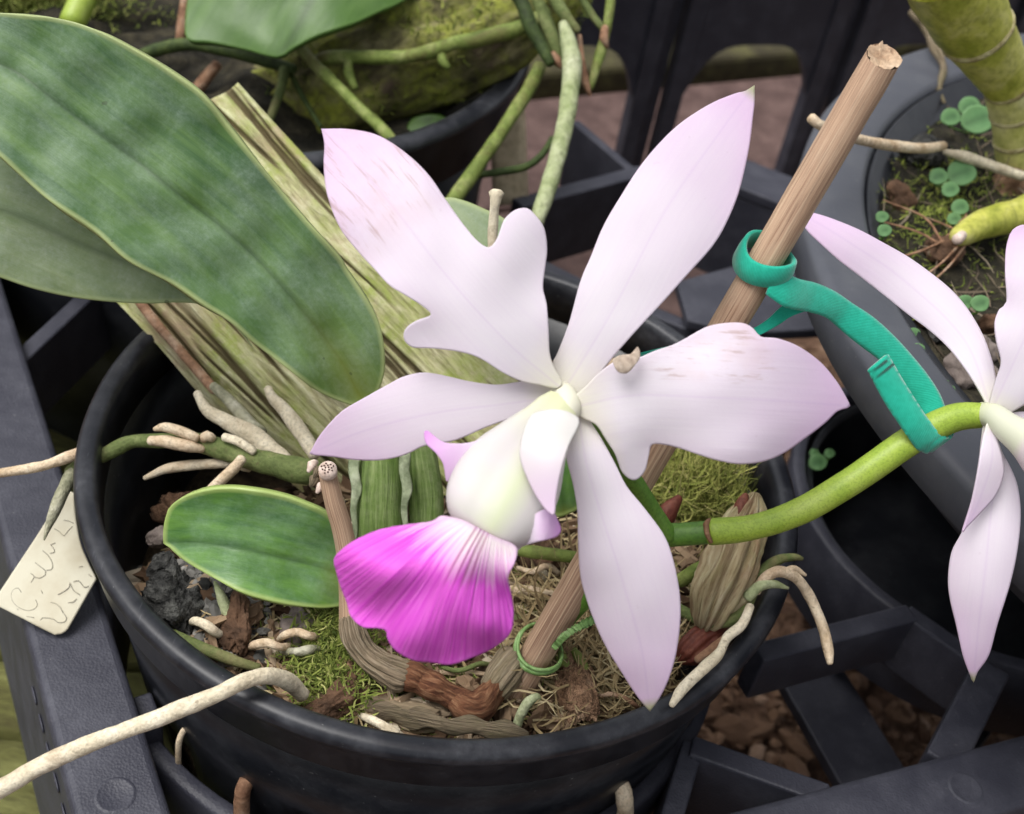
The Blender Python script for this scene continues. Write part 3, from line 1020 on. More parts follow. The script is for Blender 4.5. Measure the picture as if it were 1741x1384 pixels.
# ------------------------------------------------------------------ main pot
pot = thing('orchid_pot', (0, 0, -12.6), 'black plastic pot with rounded rim holding the pale lilac orchid', 'pot')
rim_prof = [(6.12, -1.0), (6.17, -0.16), (6.20, -0.04), (6.26, 0.0), (6.42, 0.01), (6.49, -0.04), (6.52, -0.12), (6.50, -0.22), (6.42, -0.26), (6.39, -0.32), (6.34, -1.02), (6.22, -1.14)]
v, f = lathe_geo(rim_prof, 180)
for i, q in enumerate(v):
    a = math.atan2(q.y, q.x)
    k = 1 + 0.004 * math.sin(2 * a + 0.6) + 0.0015 * math.sin(7 * a)
    v[i] = V(q.x * k, q.y * k, q.z + 0.02 * math.sin(3 * a))
make('rim', v, f, M['rim'], pot, solid=0.05)
zs = [-1.0, -3.2, -3.8, -6.4, -7.2, -10.5, -12.5]
prof = [(lerp(6.16, 4.55, (-1.0 - z) / 11.5), z) for z in zs] + [(0.6, -12.6)]


NP = 144


def slots2(i, j):
    k = (i + 5) % 12
    return (j == 2 and k in (0, 1, 2)) or (j == 4 and k in (5, 6, 7))


v, f = lathe_geo(prof, NP, skip=slots2)
make('wall', v, f, M['pot'], pot, solid=0.14)


def mixz(x, y):
    q = (-0.80 * x + 0.60 * y) / 5.5
    z = -0.95 - 2.6 * smooth(0.10, 0.75, q)
    p = V(x, y, 0)
    z += 0.30 * noise.noise(p * 0.8) + 0.16 * noise.noise(p * 2.1) + 0.07 * noise.noise(p * 5.0)
    rr = math.hypot(x, y)
    z -= 0.45 * smooth(5.0, 6.0, rr)
    return z


v, f = [], []
NR, NA = 46, 110
for i in range(NR + 1):
    for j in range(NA):
        r_ = 6.0 * i / NR
        a = 2 * math.pi * j / NA
        x, y = r_ * math.cos(a), r_ * math.sin(a)
        v.append(V(x, y, mixz(x, y)))
for i in range(NR):
    for j in range(NA):
        f.append((i * NA + j, i * NA + (j + 1) % NA, (i + 1) * NA + (j + 1) % NA, (i + 1) * NA + j))
# filled down into the pot so the slots show mix, not emptiness
base = len(v)
for j in range(NA):
    a = 2 * math.pi * j / NA
    v.append(V(4.6 * math.cos(a), 4.6 * math.sin(a), -12.0))
for j in range(NA):
    f.append((NR * NA + j, NR * NA + (j + 1) % NA, base + (j + 1) % NA, base + j))
tag(make('potting_mix', v, f, M['soil']), 'dark brown bark and fibre potting mix filling the black pot', 'potting mix', kind='stuff')


def strands(name, n, place, length, width, mat, seed, lift=0.35, curl=0.9, seg=4, hug=None, parent=None, clip=True):
    rg = random.Random(seed)
    g = Geo()
    tone = []
    vs, fs = [], []
    for k in range(n):
        got = place(rg)
        if got is None:
            continue
        p, L = Vector(got), length * rg.uniform(0.45, 1.4)
        a = rg.uniform(0, 2 * math.pi)
        el = rg.uniform(-0.2, 1.0) * lift
        tn = min(1, max(0, rg.gauss(0.5, 0.24)))
        w = width * rg.uniform(0.6, 1.4)
        b0 = len(vs)
        ca = rg.uniform(-curl, curl) * 2
        cb = rg.uniform(-curl, curl)
        for i in range(seg + 1):
            d = V(math.cos(a) * math.cos(el), math.sin(a) * math.cos(el), math.sin(el))
            s_ = d.cross(V(0, 0, 1))
            s_ = (s_.normalized() if s_.length > 1e-3 else V(1, 0, 0))
            s_ = (s_ + V(0, 0, rg.uniform(-0.5, 0.5))).normalized()
            ww = w * (1 - 0.75 * (i / seg) ** 2)
            vs += [p + s_ * ww, p - s_ * ww]
            tone += [tn, tn]
            p = p + d * (L / seg)
            if clip and p.x * p.x + p.y * p.y > 33.6:
                p = V(p.x * 0.97, p.y * 0.97, min(p.z, -0.4))
            if hug:
                p.z = lerp(p.z, hug(p.x, p.y) + 0.06, 0.45)
            a += ca / seg + rg.uniform(-0.25, 0.25)
            el += cb / seg
        for i in range(seg):
            q = b0 + 2 * i
            fs.append((q, q + 1, q + 3, q + 2))
    return make(name, vs, fs, mat, parent, {'tone': tone})


def in_pot(x, y, m_=5.85):
    return x * x + y * y < m_ * m_


def place_px(cx, cy, sx, sy, z=-1.0, up=0.15):
    """scatter about a spot of the mix seen at photo position (cx, cy)"""
    def fn(rg):
        px, py = rg.gauss(cx, sx), rg.gauss(cy, sy)
        q = ZP(px, py, z)
        if not in_pot(q.x, q.y):
            return None
        return V(q.x, q.y, mixz(q.x, q.y) + rg.uniform(-0.05, up))
    return fn


def place_any(rg):
    a = rg.uniform(0, 2 * math.pi); r_ = 5.8 * math.sqrt(rg.random())
    x, y = r_ * math.cos(a), r_ * math.sin(a)
    if (-0.80 * x + 0.60 * y) / 5.5 > 0.5:
        return None
    return V(x, y, mixz(x, y) + rg.uniform(-0.02, 0.12))


tag(strands('dry_moss', 4200, place_any, 0.75, 0.024, M['straw'], 11, 0.35, 1.0, 4, mixz), 'loose straw coloured dry moss fibres over the potting mix', 'dry moss', kind='stuff')
tag(strands('straw_tangle', 1500, place_px(1010, 1110, 70, 60, -1.0, 0.35), 1.0, 0.022, M['straw'], 12, 0.5, 1.3, 5), 'tangle of pale straw fibres beside the lowest sepal', 'dry moss', kind='stuff')
tag(strands('green_moss', 5200, place_px(575, 1110, 36, 46, -0.7, 0.42), 0.20, 0.014, M['moss'], 13, 1.1, 0.9, 3), 'bright green moss tuft under the magenta lip', 'moss', kind='stuff')
tag(strands('mossy_patches', 5200, place_px(860, 1110, 200, 80, -1.0, 0.1), 0.22, 0.013, M['moss'], 14, 0.9, 0.9, 3), 'thin green moss film over the front of the mix', 'moss', kind='stuff')


def place_hair(rg):
    c0 = ZP(1185, 830, -0.4)
    q = V(rg.gauss(0, 1), rg.gauss(0, 1), rg.gauss(0, 1))
    q = q.normalized() * (rg.random() ** 0.4)
    return c0 + V(q.x * 0.95, q.y * 0.95 + 0.1, q.z * 0.8 - 0.2)


tag(strands('stringy_moss', 2600, place_hair, 0.9, 0.012, M['hairmoss'], 15, 1.2, 2.2, 6), 'stringy yellow green moss cushion at the back right of the pot', 'moss', kind='stuff')

# crumbs of bark, husk and old root too small to count
rg = random.Random(77)
g = Geo()
for k in range(2300):
    q = place_any(rg)
    if q is None:
        continue
    s_ = rg.uniform(0.04, 0.19)
    v, f = rock_geo(q + V(0, 0, 0.02), (s_ * rg.uniform(1, 2.6), s_, s_ * 0.6), 1, 0.75, rg.uniform(0, 60), 1.6)
    tn = min(1, max(0, rg.gauss(0.42, 0.32)))
    g.add(v, f, {'tone': [tn] * len(v)})
tag(g.build('bark_crumbs', M['crumb'], smooth_=False), 'small crumbs of bark, husk and old root over the potting mix', 'bark', kind='stuff')

rg = random.Random(78)
g = Geo()
pl = place_px(345, 1010, 60, 70, -1.1, 0.1)
for k in range(420):
    q = pl(rg)
    if q is None:
        continue
    s_ = rg.uniform(0.05, 0.16)
    v, f = rock_geo(q + V(0, 0, s_ * 0.3), (s_ * 1.3, s_, s_ * 0.8), 1, 0.5, rg.uniform(0, 60), 1.6)
    tn = min(1, max(0, rg.gauss(0.45, 0.26)))
    g.add(v, f, {'tone': [tn] * len(v)})
tag(g.build('grey_grit', M['grit'], smooth_=False), 'grey stone grit round the lava rock at the left of the pot', 'grit', kind='stuff')

# loose bits lying on the mix
BITS = [
    ('lava_rock', (295, 1030), (0.62, 0.56, 0.46), M['lava'], 'rough black lava rock beside the inner pot wall below the small leaf', 0.25, 'rock', 0.16),
    ('grey_pebble', (272, 915), (0.22, 0.18, 0.17), M['pebble'], 'small pitted grey pebble just left of the small glossy leaf', 0.35, 'pebble', 0.05),
    ('grey_pebble', (276, 962), (0.20, 0.27, 0.17), M['lava'], 'dark grey pebble on top of the lava rock', 0.5, 'pebble', 0.05),
    ('brown_pebble', (507, 1068), (0.40, 0.30, 0.25), M['pebble'], 'brown rounded pebble under the lower edge of the small leaf', 0.25, 'pebble', 0.03),
    ('black_cinder', (1160, 1130), (0.36, 0.40, 0.30), M['lava'], 'black cinder between the lowest sepal tip and the rim', 0.2, 'rock', 0.16),
    ('bark_piece', (905, 965), (0.55, 0.32, 0.22), M['bark'], 'dark bark piece right of the magenta lip', 0.15, 'bark', 0.10),
    ('bark_piece', (400, 1060), (0.55, 0.4, 0.22), M['bark'], 'dark bark piece behind the white root nubs', -0.15, 'bark', 0.08),
    ('bark_piece', (575, 1195), (0.62, 0.30, 0.26), M['bark'], 'brown bark piece at the rim below the green moss', 0.1, 'bark', 0.10),
    ('bark_piece', (330, 880), (0.7, 0.4, 0.25), M['bark'], 'dark bark piece in the shade behind the small leaf', 0.1, 'bark', 0.08),
    ('coir_chunk', (975, 1170), (0.68, 0.36, 0.30), M['coir'], 'pinkish brown coconut husk chunk at the front of the pot', 0.15, 'husk', 0.13),
    ('coir_chunk', (1040, 1208), (0.62, 0.22, 0.20), M['coir'], 'flat tan coconut husk strip along the front rim', 0.15, 'husk', 0.13),
    ('coir_chunk', (700, 1215), (0.75, 0.26, 0.2), M['sheath'], 'brown papery husk strip under the rhizome by the rim', 0.1, 'husk', 0.12),
    ('coir_chunk', (590, 1165), (0.6, 0.3, 0.26), M['coir'], 'tan fibrous husk lump beneath the green moss tuft', 0.05, 'husk', 0.12),
    ('pale_chip', (662, 1240), (0.30, 0.18, 0.14), M['root_white'], 'pale root chip against the rim below the rhizome', 0.15, 'root chip', 0.03),
    ('pale_chip', (893, 955), (0.22, 0.16, 0.12), M['root_cream'], 'pale chip on the bark right of the lip', 0.3, 'root chip', 0.04),
    ('pale_chip', (925, 985), (0.15, 0.30, 0.13), M['stub'], 'cream curled chip beside the bamboo stake', 0.35, 'root chip', 0.05),
]
for k, (nm, (px, py), sz, mt, lab, dz, cat, fine) in enumerate(BITS):
    q = ZP(px, py, -1.0 + dz)
    q.z = max(mixz(q.x, q.y) + sz[2] * 0.45, -1.6) if in_pot(q.x, q.y) else -0.6
    q = ZP(px, py, q.z)
    v, f = rock_geo(q, sz, 4, 0.3, 3.1 * k + 1, 1.3, fine)
    tag(make(nm, v, f, mt), lab, cat)

# ================================================================== MAIN ORCHID
orchid = thing('orchid_plant', ZP(780, 1190, -1.2), 'orchid with a pale lilac flower, magenta lip and waxy leaves growing in the black pot', 'orchid')

# --- the open flower in the middle
v, f, a = tube_geo([pr(938, 664, 16.95, 14), pr(956, 668, 16.75, 20), pr(963, 684, 16.62, 24), pr(962, 700, 16.5, 24), pr(950, 722, 16.5, 20)], 18, 0.06)
flower = make('flower', v, f, M['column'], orchid, a)
flower['label'] = 'fully open pale lilac flower with magenta lip'

UL = [(948, 660), (915, 654), (886, 648), (854, 633), (814, 608), (778, 597), (735, 592), (702, 590), (688, 578), (687, 566), (692, 556), (709, 545), (733, 535), (718, 520), (691, 503), (662, 485), (637, 458), (608, 426), (583, 395), (567, 362), (556, 326), (551.5, 283), (552.5, 247), (548, 224), (547, 220), (555, 220),
      (590, 220.5), (630, 227), (662, 241), (699, 268), (731, 301), (760, 344), (789, 384), (814, 412), (832, 421), (845, 406), (857, 375), (876, 358), (895, 355), (908, 365), (924, 388), (929, 424), (926, 453), (922.5, 489), (929, 518), (932, 561), (934, 600), (942, 625), (955, 648)]
sheet('petal', UL, [(948, 655, 16.62), (860, 580, 16.35), (760, 470, 16.25), (650, 330, 16.5), (547, 218, 17.1)], M['petal_scuff'], flower, cross=0.10, ruffle=0.07, rfreq=0.030, wob=0.045, seed=2.0)['label'] = 'upper petal with brown bruise streaks'
DS = [(940, 622), (949, 598), (968, 548), (987, 479), (1005, 436), (1026, 385), (1055, 335), (1088, 284), (1124, 241), (1160, 208), (1207, 178), (1247, 161), (1266, 156), (1279, 148), (1282, 146), (1282, 152),
      (1282, 172), (1279, 201), (1272, 255), (1256, 324), (1236, 375), (1211, 418), (1167, 468), (1128, 512), (1088, 555), (1048, 600), (1015, 640), (985, 668), (955, 668)]
sheet('sepal', DS, [(960, 662, 16.8), (1040, 530, 16.7), (1130, 360, 16.9), (1220, 230, 17.4), (1282, 146, 18.0)], M['sepal'], flower, cross=0.12, wob=0.03, seed=5.0)['label'] = 'upright sepal with a greenish tip'
RP = [(964, 690), (978, 672), (996, 657), (1018, 634), (1043, 616), (1064, 612), (1086, 608), (1115, 596), (1148, 585), (1191, 561), (1213, 553), (1245, 549), (1267, 551), (1281, 560), (1293, 573), (1321, 576), (1357, 590), (1393, 616), (1419, 646), (1433, 668), (1442, 685), (1444, 690), (1438, 694),
      (1422, 699), (1401, 719), (1368, 744), (1332, 769), (1296, 784), (1256, 788), (1220, 782), (1184, 771), (1155, 761), (1130, 755), (1108, 755), (1103, 773), (1097, 798), (1086, 812), (1074, 815), (1058, 802), (1047, 773), (1029, 744), (1014, 722), (990, 710)]
sheet('petal', RP, [(985, 690, 16.55), (1080, 672, 16.3), (1220, 676, 16.25), (1340, 682, 16.5), (1444, 690, 17.0)], M['petal_scuff2'], flower, cross=0.12, tilt=0.06, ruffle=0.08, rfreq=0.026, wob=0.045, seed=9.0)['label'] = 'wide side petal with small bruises near its upper edge'
LS = [(950, 662), (915, 650), (885, 649), (845, 654), (802, 649), (766, 641), (737, 635), (715, 634), (686, 641), (657, 656), (621, 676), (585, 697), (560, 721), (542, 744), (530, 766), (527, 771), (534, 773), (567, 776), (603, 781), (643, 782), (675, 777), (700, 768), (724, 757), (775, 748), (830, 725), (890, 705), (945, 690)]
sheet('sepal', LS, [(950, 674, 16.75), (850, 688, 16.75), (740, 702, 16.9), (620, 732, 17.3), (527, 771, 17.9)], M['petal'], flower, cross=0.14, tilt=-0.03, wob=0.03, seed=12.0)['label'] = 'side sepal reaching over the weathered wood'
LO = [(966, 694), (963, 735), (962, 773), (974, 820), (982, 867), (983.5, 917), (987, 975), (996, 1013), (1010, 1053), (1030, 1097), (1059, 1145), (1083, 1182), (1101, 1204), (1105, 1208), (1108, 1204), (1123, 1182), (1139, 1146), (1151, 1097), (1156, 1037), (1150, 980), (1132, 918), (1097, 867), (1065, 827), (1043, 784), (1021, 744), (1006, 720), (996, 696), (980, 684)]
sheet('sepal', LO, [(983, 702, 16.7), (1000, 800, 16.55), (1050, 960, 16.45), (1090, 1100, 16.75), (1105, 1208, 17.2)], M['sepal'], flower, cross=0.20, tilt=0.05, wob=0.05, seed=15.0)['label'] = 'lowest sepal hanging over the potting mix'

# lip: inflated tube round the column, flaps and spreading front lobe
st = [(957, 672, 16.6, 22), (950, 688, 16.42, 34), (932, 718, 16.2, 46), (905, 757, 16.0, 66), (880, 795, 15.85, 85), (857, 833, 15.7, 92), (837, 867, 15.6, 88), (822, 892, 15.55, 74), (812, 908, 15.55, 55), (806, 917, 15.6, 30)]
st = catmull([tuple(s_) for s_ in st], 8)
vs, fs, al, ac = [], [], [], []
NS = 28
for i, s_ in enumerate(st):
    j0, j1 = st[max(i - 1, 0)], st[min(i + 1, len(st) - 1)]
    dx, dy = j1[0] - j0[0], j1[1] - j0[1]
    L = math.hypot(dx, dy)
    nx, ny = -dy / L, dx / L          # across the tube, to the left of the photo
    c0 = P(s_[0], s_[1], s_[2])
    side = (P(s_[0] + nx * 10, s_[1] + ny * 10, s_[2]) - c0).normalized()
    hw = s_[3] * s_[2] / F
    for j in range(NS):
        a_ = 2 * math.pi * j / NS
        ca, sa = math.cos(a_), math.sin(a_)
        front = 0.62 if sa > 0 else 0.5
        vs.append(c0 + side * hw * ca - FWD * hw * front * sa * (1 + 0.05 * math.cos(3 * a_) - 0.16 * math.exp(-((a_ - 1.25) / 0.22) ** 2) + 0.03 * math.sin(5 * a_ + i * 0.05)))
        al.append(i / (len(st) - 1)); ac.append(-s_[3] * ca / 100)
for i in range(len(st) - 1):
    for j in range(NS):
        fs.append((i * NS + j, (i + 1) * NS + j, (i + 1) * NS + (j + 1) % NS, i * NS + (j + 1) % NS))
fs.append(tuple((len(st) - 1) * NS + j for j in range(NS)))
lip = make('lip_tube', vs, fs, M['lip_tube'], flower, {'along': al, 'across': ac})
lip['label'] = 'swollen white tube of the lip with a greenish centre line'
sheet('lip_flap', [(930, 698), (905, 706), (892, 730), (885, 760), (886, 783), (899, 817), (914, 846), (928, 866), (941, 876), (944, 866), (945, 846), (953, 802), (966, 759), (984, 720), (975, 705), (955, 697)],
      [(948, 700, 15.68), (930, 770, 15.22), (938, 874, 15.12)], M['flap'], flower, g=7, cross=0.5, tilt=0.15, thick=0.035)
sheet('lip_corner', [(900, 725), (850, 736), (800, 752), (770, 754), (752, 751), (737, 740), (727, 732), (722, 733), (722, 745), (727, 757), (742, 771), (754, 790), (759, 817), (766, 815), (787, 786), (816, 758), (860, 745), (900, 735)],
      [(890, 728, 15.9), (810, 758, 15.75), (756, 770, 15.75), (722, 738, 15.9)], M['lip_corner'], flower, g=6, cross=0.3, thick=0.03)
sheet('lip_corner', [(895, 895), (905, 880), (925, 866), (941, 872), (947, 884), (953, 900), (947, 911), (930, 917), (912, 921), (889, 929), (874, 940), (872, 930)],
      [(880, 905, 15.55), (918, 898, 15.35), (952, 902, 15.5)], M['lip_corner'], flower, g=6, cross=0.3, thick=0.03)
LL = [(757, 878), (747, 879), (733, 887), (693, 892), (650, 900), (614, 914), (585, 932), (569, 950), (573, 972), (580, 997), (590, 1023), (597, 1048), (617, 1066), (643, 1068), (657, 1072), (660, 1086), (673, 1105), (701, 1121), (733, 1125), (765, 1129), (797, 1119), (837, 1101), (866, 1077), (872, 1049), (870, 1013), (864, 982), (875, 957), (879, 936), (870, 925), (845, 915), (816, 900), (787, 885)]
sheet('lip_lobe', LL, [(818, 893, 15.30), (780, 960, 14.92), (745, 1040, 14.95), (715, 1124, 15.35)], M['lip_lobe'], flower, g=7, cross=0.16, ruffle=0.16, rfreq=0.05, wob=0.30, seed=3.3, thick=0.03)['label'] = 'spreading magenta front lobe of the lip with dark veins'

# --- second flower, cut by the edge of the photo
v, f, a = tube_geo([pr(1672, 705, 18.2, 22), pr(1690, 708, 17.95, 22), pr(1715, 728, 17.7, 26), pr(1745, 748, 17.5, 34), pr(1790, 780, 17.3, 52), pr(1830, 812, 17.2, 40)], 18, 0.06)
fl2 = make('flower', v, f, M['lip_tube'], orchid, a)
fl2['label'] = 'second pale flower tied to the bamboo stake, half out of view'
S2 = [(1684, 700), (1670, 675), (1653, 646), (1633, 617), (1610, 589), (1578, 560), (1543, 534), (1503, 502), (1462, 470), (1428, 444), (1399, 418), (1372, 392), (1362, 372), (1366, 360), (1384, 363), (1416, 373), (1462, 392), (1503, 414), (1543, 437), (1581, 464), (1616, 493), (1644, 525), (1668, 565), (1682, 600), (1691, 635), (1694, 680)]
sheet('sepal', S2, [(1684, 695, 18.05), (1640, 580, 18.4), (1540, 480, 18.9), (1440, 410, 19.5), (1364, 364, 20.1)], M['petal'], fl2, cross=0.35, wob=0.05, seed=21)
P2 = [(1680, 700), (1686, 669), (1694, 643), (1702, 615), (1694, 580), (1691, 548), (1699, 526), (1711, 513), (1709, 461), (1710, 427), (1717, 398), (1728, 386), (1745, 382), (1775, 392), (1810, 420), (1850, 470), (1870, 530), (1860, 590), (1820, 640), (1770, 670), (1720, 700), (1695, 712)]
sheet('petal', P2, [(1684, 700, 18.0), (1730, 600, 17.8), (1780, 490, 17.9), (1800, 400, 18.3)], M['petal'], fl2, cross=0.15, ruffle=0.1, wob=0.08, seed=25)
L2 = [(1682, 708), (1672, 722), (1668, 747), (1662, 801), (1652, 852), (1637, 902), (1619, 938), (1613, 982), (1616, 1018), (1626, 1061), (1637, 1112), (1648, 1144), (1655, 1159), (1662, 1141), (1681, 1112), (1695, 1061), (1717, 989), (1729, 931), (1734, 873), (1729, 826), (1717, 794), (1704, 769), (1692, 736)]
sheet('sepal', L2, [(1684, 712, 18.0), (1690, 800, 17.95), (1676, 960, 17.9), (1662, 1080, 18.2), (1655, 1159, 18.6)], M['sepal'], fl2, cross=0.5, tilt=0.22, wob=0.05, seed=28)
sheet('folded_margin', [(1681, 716), (1673, 735), (1668, 760), (1661, 805), (1651, 854), (1636, 903), (1646, 893), (1668, 870), (1690, 845), (1703, 818), (1706, 795), (1700, 765), (1690, 735)],
      [(1682, 716, 17.85), (1684, 790, 17.62), (1645, 898, 17.75)], M['petal'], fl2, g=7, cross=0.3, tilt=-0.25, thick=0.03)
sheet('petal', [(1690, 712), (1712, 735), (1745, 768), (1800, 850), (1850, 900), (1890, 850), (1880, 770), (1800, 715), (1740, 700)],
      [(1690, 708, 18.05), (1790, 780, 18.1), (1880, 880, 18.5)], M['petal'], fl2, cross=0.2, wob=0.05, seed=31)

# --- stems
stem = tube('flower_stem', [pr(1116, 911, 18.55, 21), pr(1165, 908, 18.5, 20), pr(1206, 905, 18.42, 20)], M['stem_green'], orchid, rough=0.03)
stem['label'] = 'short green length of the flower stem below the joint'
ls_ = tube('flower_stem', [pr(1204, 905, 18.42, 22), pr(1214, 904, 18.4, 23.5), pr(1267, 899, 18.35, 22), pr(1321, 885, 18.3, 22), pr(1375, 862, 18.25, 23.5), pr(1430, 829, 18.2, 24), pr(1480, 796, 18.2, 24.5), pr(1543, 752, 18.2, 25), pr(1594, 722, 18.2, 25), pr(1632, 708, 18.2, 24), pr(1676, 706, 18.15, 21)], M['stem_lime'], orchid, seg=18, rough=0.03)
ls_['label'] = 'lime green flower stalk curving up to the second flower'
tube('flower_stem', [pr(1132, 912, 18.5, 21), pr(1108, 872, 18.2, 19), pr(1078, 820, 17.8, 17), pr(1030, 750, 17.3, 15), pr(975, 690, 16.9, 14)], M['stem_green'], orchid, rough=0.03)
tube('flower_stem', [pr(1128, 911, 18.55, 20), pr(1060, 960, 18.9, 20), pr(1000, 1008, 19.3, 20), pr(948, 1062, 19.95, 20)], M['stem_green'], orchid, rough=0.03)
tube('stem_joint', [pr(1207, 884, 18.4, 4), pr(1200, 892, 18.25, 6), pr(1202, 908, 18.15, 6), pr(1209, 922, 18.2, 4)], M['dry_cane'], orchid, rough=0.3)
sheet('dry_bract', [(1042, 612), (1056, 604), (1072, 602), (1084, 590), (1088, 606), (1078, 622), (1066, 634), (1052, 632), (1045, 622)], [(1045, 620, 16.1), (1065, 616, 15.95), (1086, 594, 16.05)], M['bract'], orchid, g=5, cross=1.2, thick=0.02)['label'] = 'shrivelled beige flake on the side petal'

# --- leaves
BL = [(618, 692), (578, 681), (531, 659), (480, 620), (433, 584), (390, 547), (343, 519), (289, 482), (217, 444), (163, 397), (90, 347), (36, 300), (0, 267), (-60, 215), (-130, 150), (-170, 95), (-160, 55), (-110, 32), (-50, 24), (0, 22), (50, 25), (101, 32), (173, 54), (246, 92), (296, 123), (347, 161), (390, 213), (433, 267), (480, 325), (524, 376), (578, 437), (590, 457), (626, 511), (645, 550), (653, 590), (654, 630), (645, 660), (632, 684)]
sheet('leaf', BL, [(622, 688, 20.7), (560, 585, 20.3), (433, 437, 19.8), (289, 318, 19.4), (144, 210, 19.1), (0, 110, 18.9), (-165, 70, 19.0)], M['leaf_big'], orchid, g=9, cross=-0.10, wob=0.12, seed=4, thick=0.13, crease=0.05)['label'] = 'large waxy grey green leaf across the upper left'
sheet('leaf', [(430, 590), (390, 545), (345, 519), (300, 514), (260, 515), (200, 513), (130, 505), (60, 490), (0, 470), (-80, 440), (-150, 400), (-170, 330), (-120, 260), (0, 230), (120, 330), (250, 430), (360, 500)],
      [(420, 575, 20.9), (300, 485, 20.7), (150, 420, 20.5), (0, 355, 20.3), (-165, 320, 20.3)], M['leaf_pale'], orchid, g=10, cross=0.14, wob=0.08, seed=6, thick=0.12)['label'] = 'paler leaf tucked under the large leaf'
SL = [(282, 925), (281, 903), (284, 880), (292, 860), (310, 845), (337, 834), (365, 828), (399, 827), (434, 831), (468, 837), (498, 845), (526, 856), (549, 866), (567, 880), (585, 905), (600, 940), (612, 975), (606, 1010), (590, 1026), (549, 1033), (498, 1030), (452, 1021), (408, 1007), (361, 981), (318, 954), (292, 932)]
sheet('leaf', SL, [(610, 990, 20.2), (540, 962, 19.9), (440, 938, 19.7), (350, 922, 19.7), (281, 922, 19.9)], M['leaf_small'], orchid, g=7, cross=-0.22, wob=0.10, crease=0.03, seed=8, thick=0.12)['label'] = 'small oval glossy leaf with yellow green margin'
sheet('leaf', [(700, 350), (758, 338), (789, 343), (825, 358), (856, 373), (890, 400), (905, 440), (900, 500), (880, 560), (840, 600), (800, 560), (760, 480), (720, 410)],
      [(860, 600, 22.2), (840, 500, 22.0), (800, 420, 22.0), (710, 345, 22.3)], M['leaf_pale'], orchid, cross=0.2, seed=9, thick=0.12)['label'] = 'pale leaf tip peeping from behind the upper petal'
sheet('leaf', [(900, 770), (950, 745), (1000, 760), (1005, 820), (990, 856), (965, 872), (944, 876), (915, 860), (895, 820)],
      [(960, 880, 20.9), (952, 820, 20.7), (945, 750, 20.7)], M['leaf_small'], orchid, g=8, cross=0.3, seed=11, thick=0.12)['label'] = 'dark green leaf seen between the lip and the lowest sepal'

# --- pseudobulbs, canes, rhizome
pb = tube('pseudobulb', [pr(648, 740, 21.4, 34), pr(648, 800, 21.3, 40), pr(646, 880, 21.2, 41), pr(648, 960, 21.1, 38), pr(655, 1040, 21.0, 26), pr(660, 1110, 20.6, 20)], M['bulb_green'], orchid, seg=28, rough=0.03, ribs=9, ribamp=0.05)
pb['label'] = 'green ribbed pseudobulb behind the magenta lip'
for xs_ in (604, 690):
    sheet('sheath', [(xs_ - 9, 768), (xs_ - 1, 774), (xs_ + 8, 768), (xs_ + 6, 800), (xs_ + 11, 832), (xs_ + 3, 860), (xs_ + 4, 905), (xs_ - 2, 960), (xs_ - 5, 958), (xs_ - 4, 900), (xs_ - 8, 868), (xs_ - 6, 830), (xs_ - 11, 800)], [(xs_, 960, 21.0), (xs_, 860, 20.9), (xs_ - 1, 770, 21.0)], M['bulb_veil'], pb, g=6, cross=3.0, thick=0.03)
tube('pseudobulb', [pr(712, 745, 21.8, 24), pr(718, 800, 21.7, 29), pr(724, 860, 21.6, 30), pr(722, 930, 21.4, 26), pr(705, 1010, 21.1, 20)], M['bulb_green'], orchid, seg=24, rough=0.03, ribs=7, ribamp=0.05)['label'] = 'thinner green pseudobulb beside the lip tube'
tube('pseudobulb', [pr(1284, 842, 21.3, 10), pr(1277, 868, 21.2, 26), pr(1262, 905, 21.0, 37), pr(1243, 955, 20.8, 45), pr(1222, 1005, 20.7, 45), pr(1208, 1040, 20.7, 32), pr(1200, 1060, 20.8, 20)], M['bulb_old'], orchid, seg=132, step=0.08, rough=0.16, ribs=11, ribamp=0.30)['label'] = 'old shrivelled ribbed pseudobulb near the right rim'
tube('dry_tip', [pr(1268, 842, 21.2, 6), pr(1262, 858, 21.1, 13), pr(1256, 878, 21.0, 12)], M['redsheath'], orchid, rough=0.3)
tube('red_sheath', [pr(1236, 1060, 20.95, 8), pr(1212, 1074, 20.85, 20), pr(1186, 1094, 20.75, 25), pr(1168, 1112, 20.7, 20), pr(1156, 1124, 20.7, 8)], M['redsheath'], orchid, seg=60, step=0.06, rough=0.25, ribs=9, ribamp=0.22)['label'] = 'dark red brown sheath below the old pseudobulb'
tube('red_sheath', [pr(1118, 905, 21.4, 14), pr(1135, 870, 21.4, 17), pr(1155, 846, 21.5, 7)], M['redsheath'], orchid, rough=0.15)['label'] = 'small red brown scale by the stringy moss'
dc = tube('dry_cane', [pr(556, 800, 19.0, 15), pr(567, 850, 19.1, 16.5), pr(582, 900, 19.25, 18), pr(593, 960, 19.4, 19), pr(596, 1020, 19.5, 20), pr(600, 1070, 19.6, 24)], M['bamboo'], orchid, seg=20, rough=0.05, cap=True)
dc['label'] = 'brown dry cane with its cut end facing up'
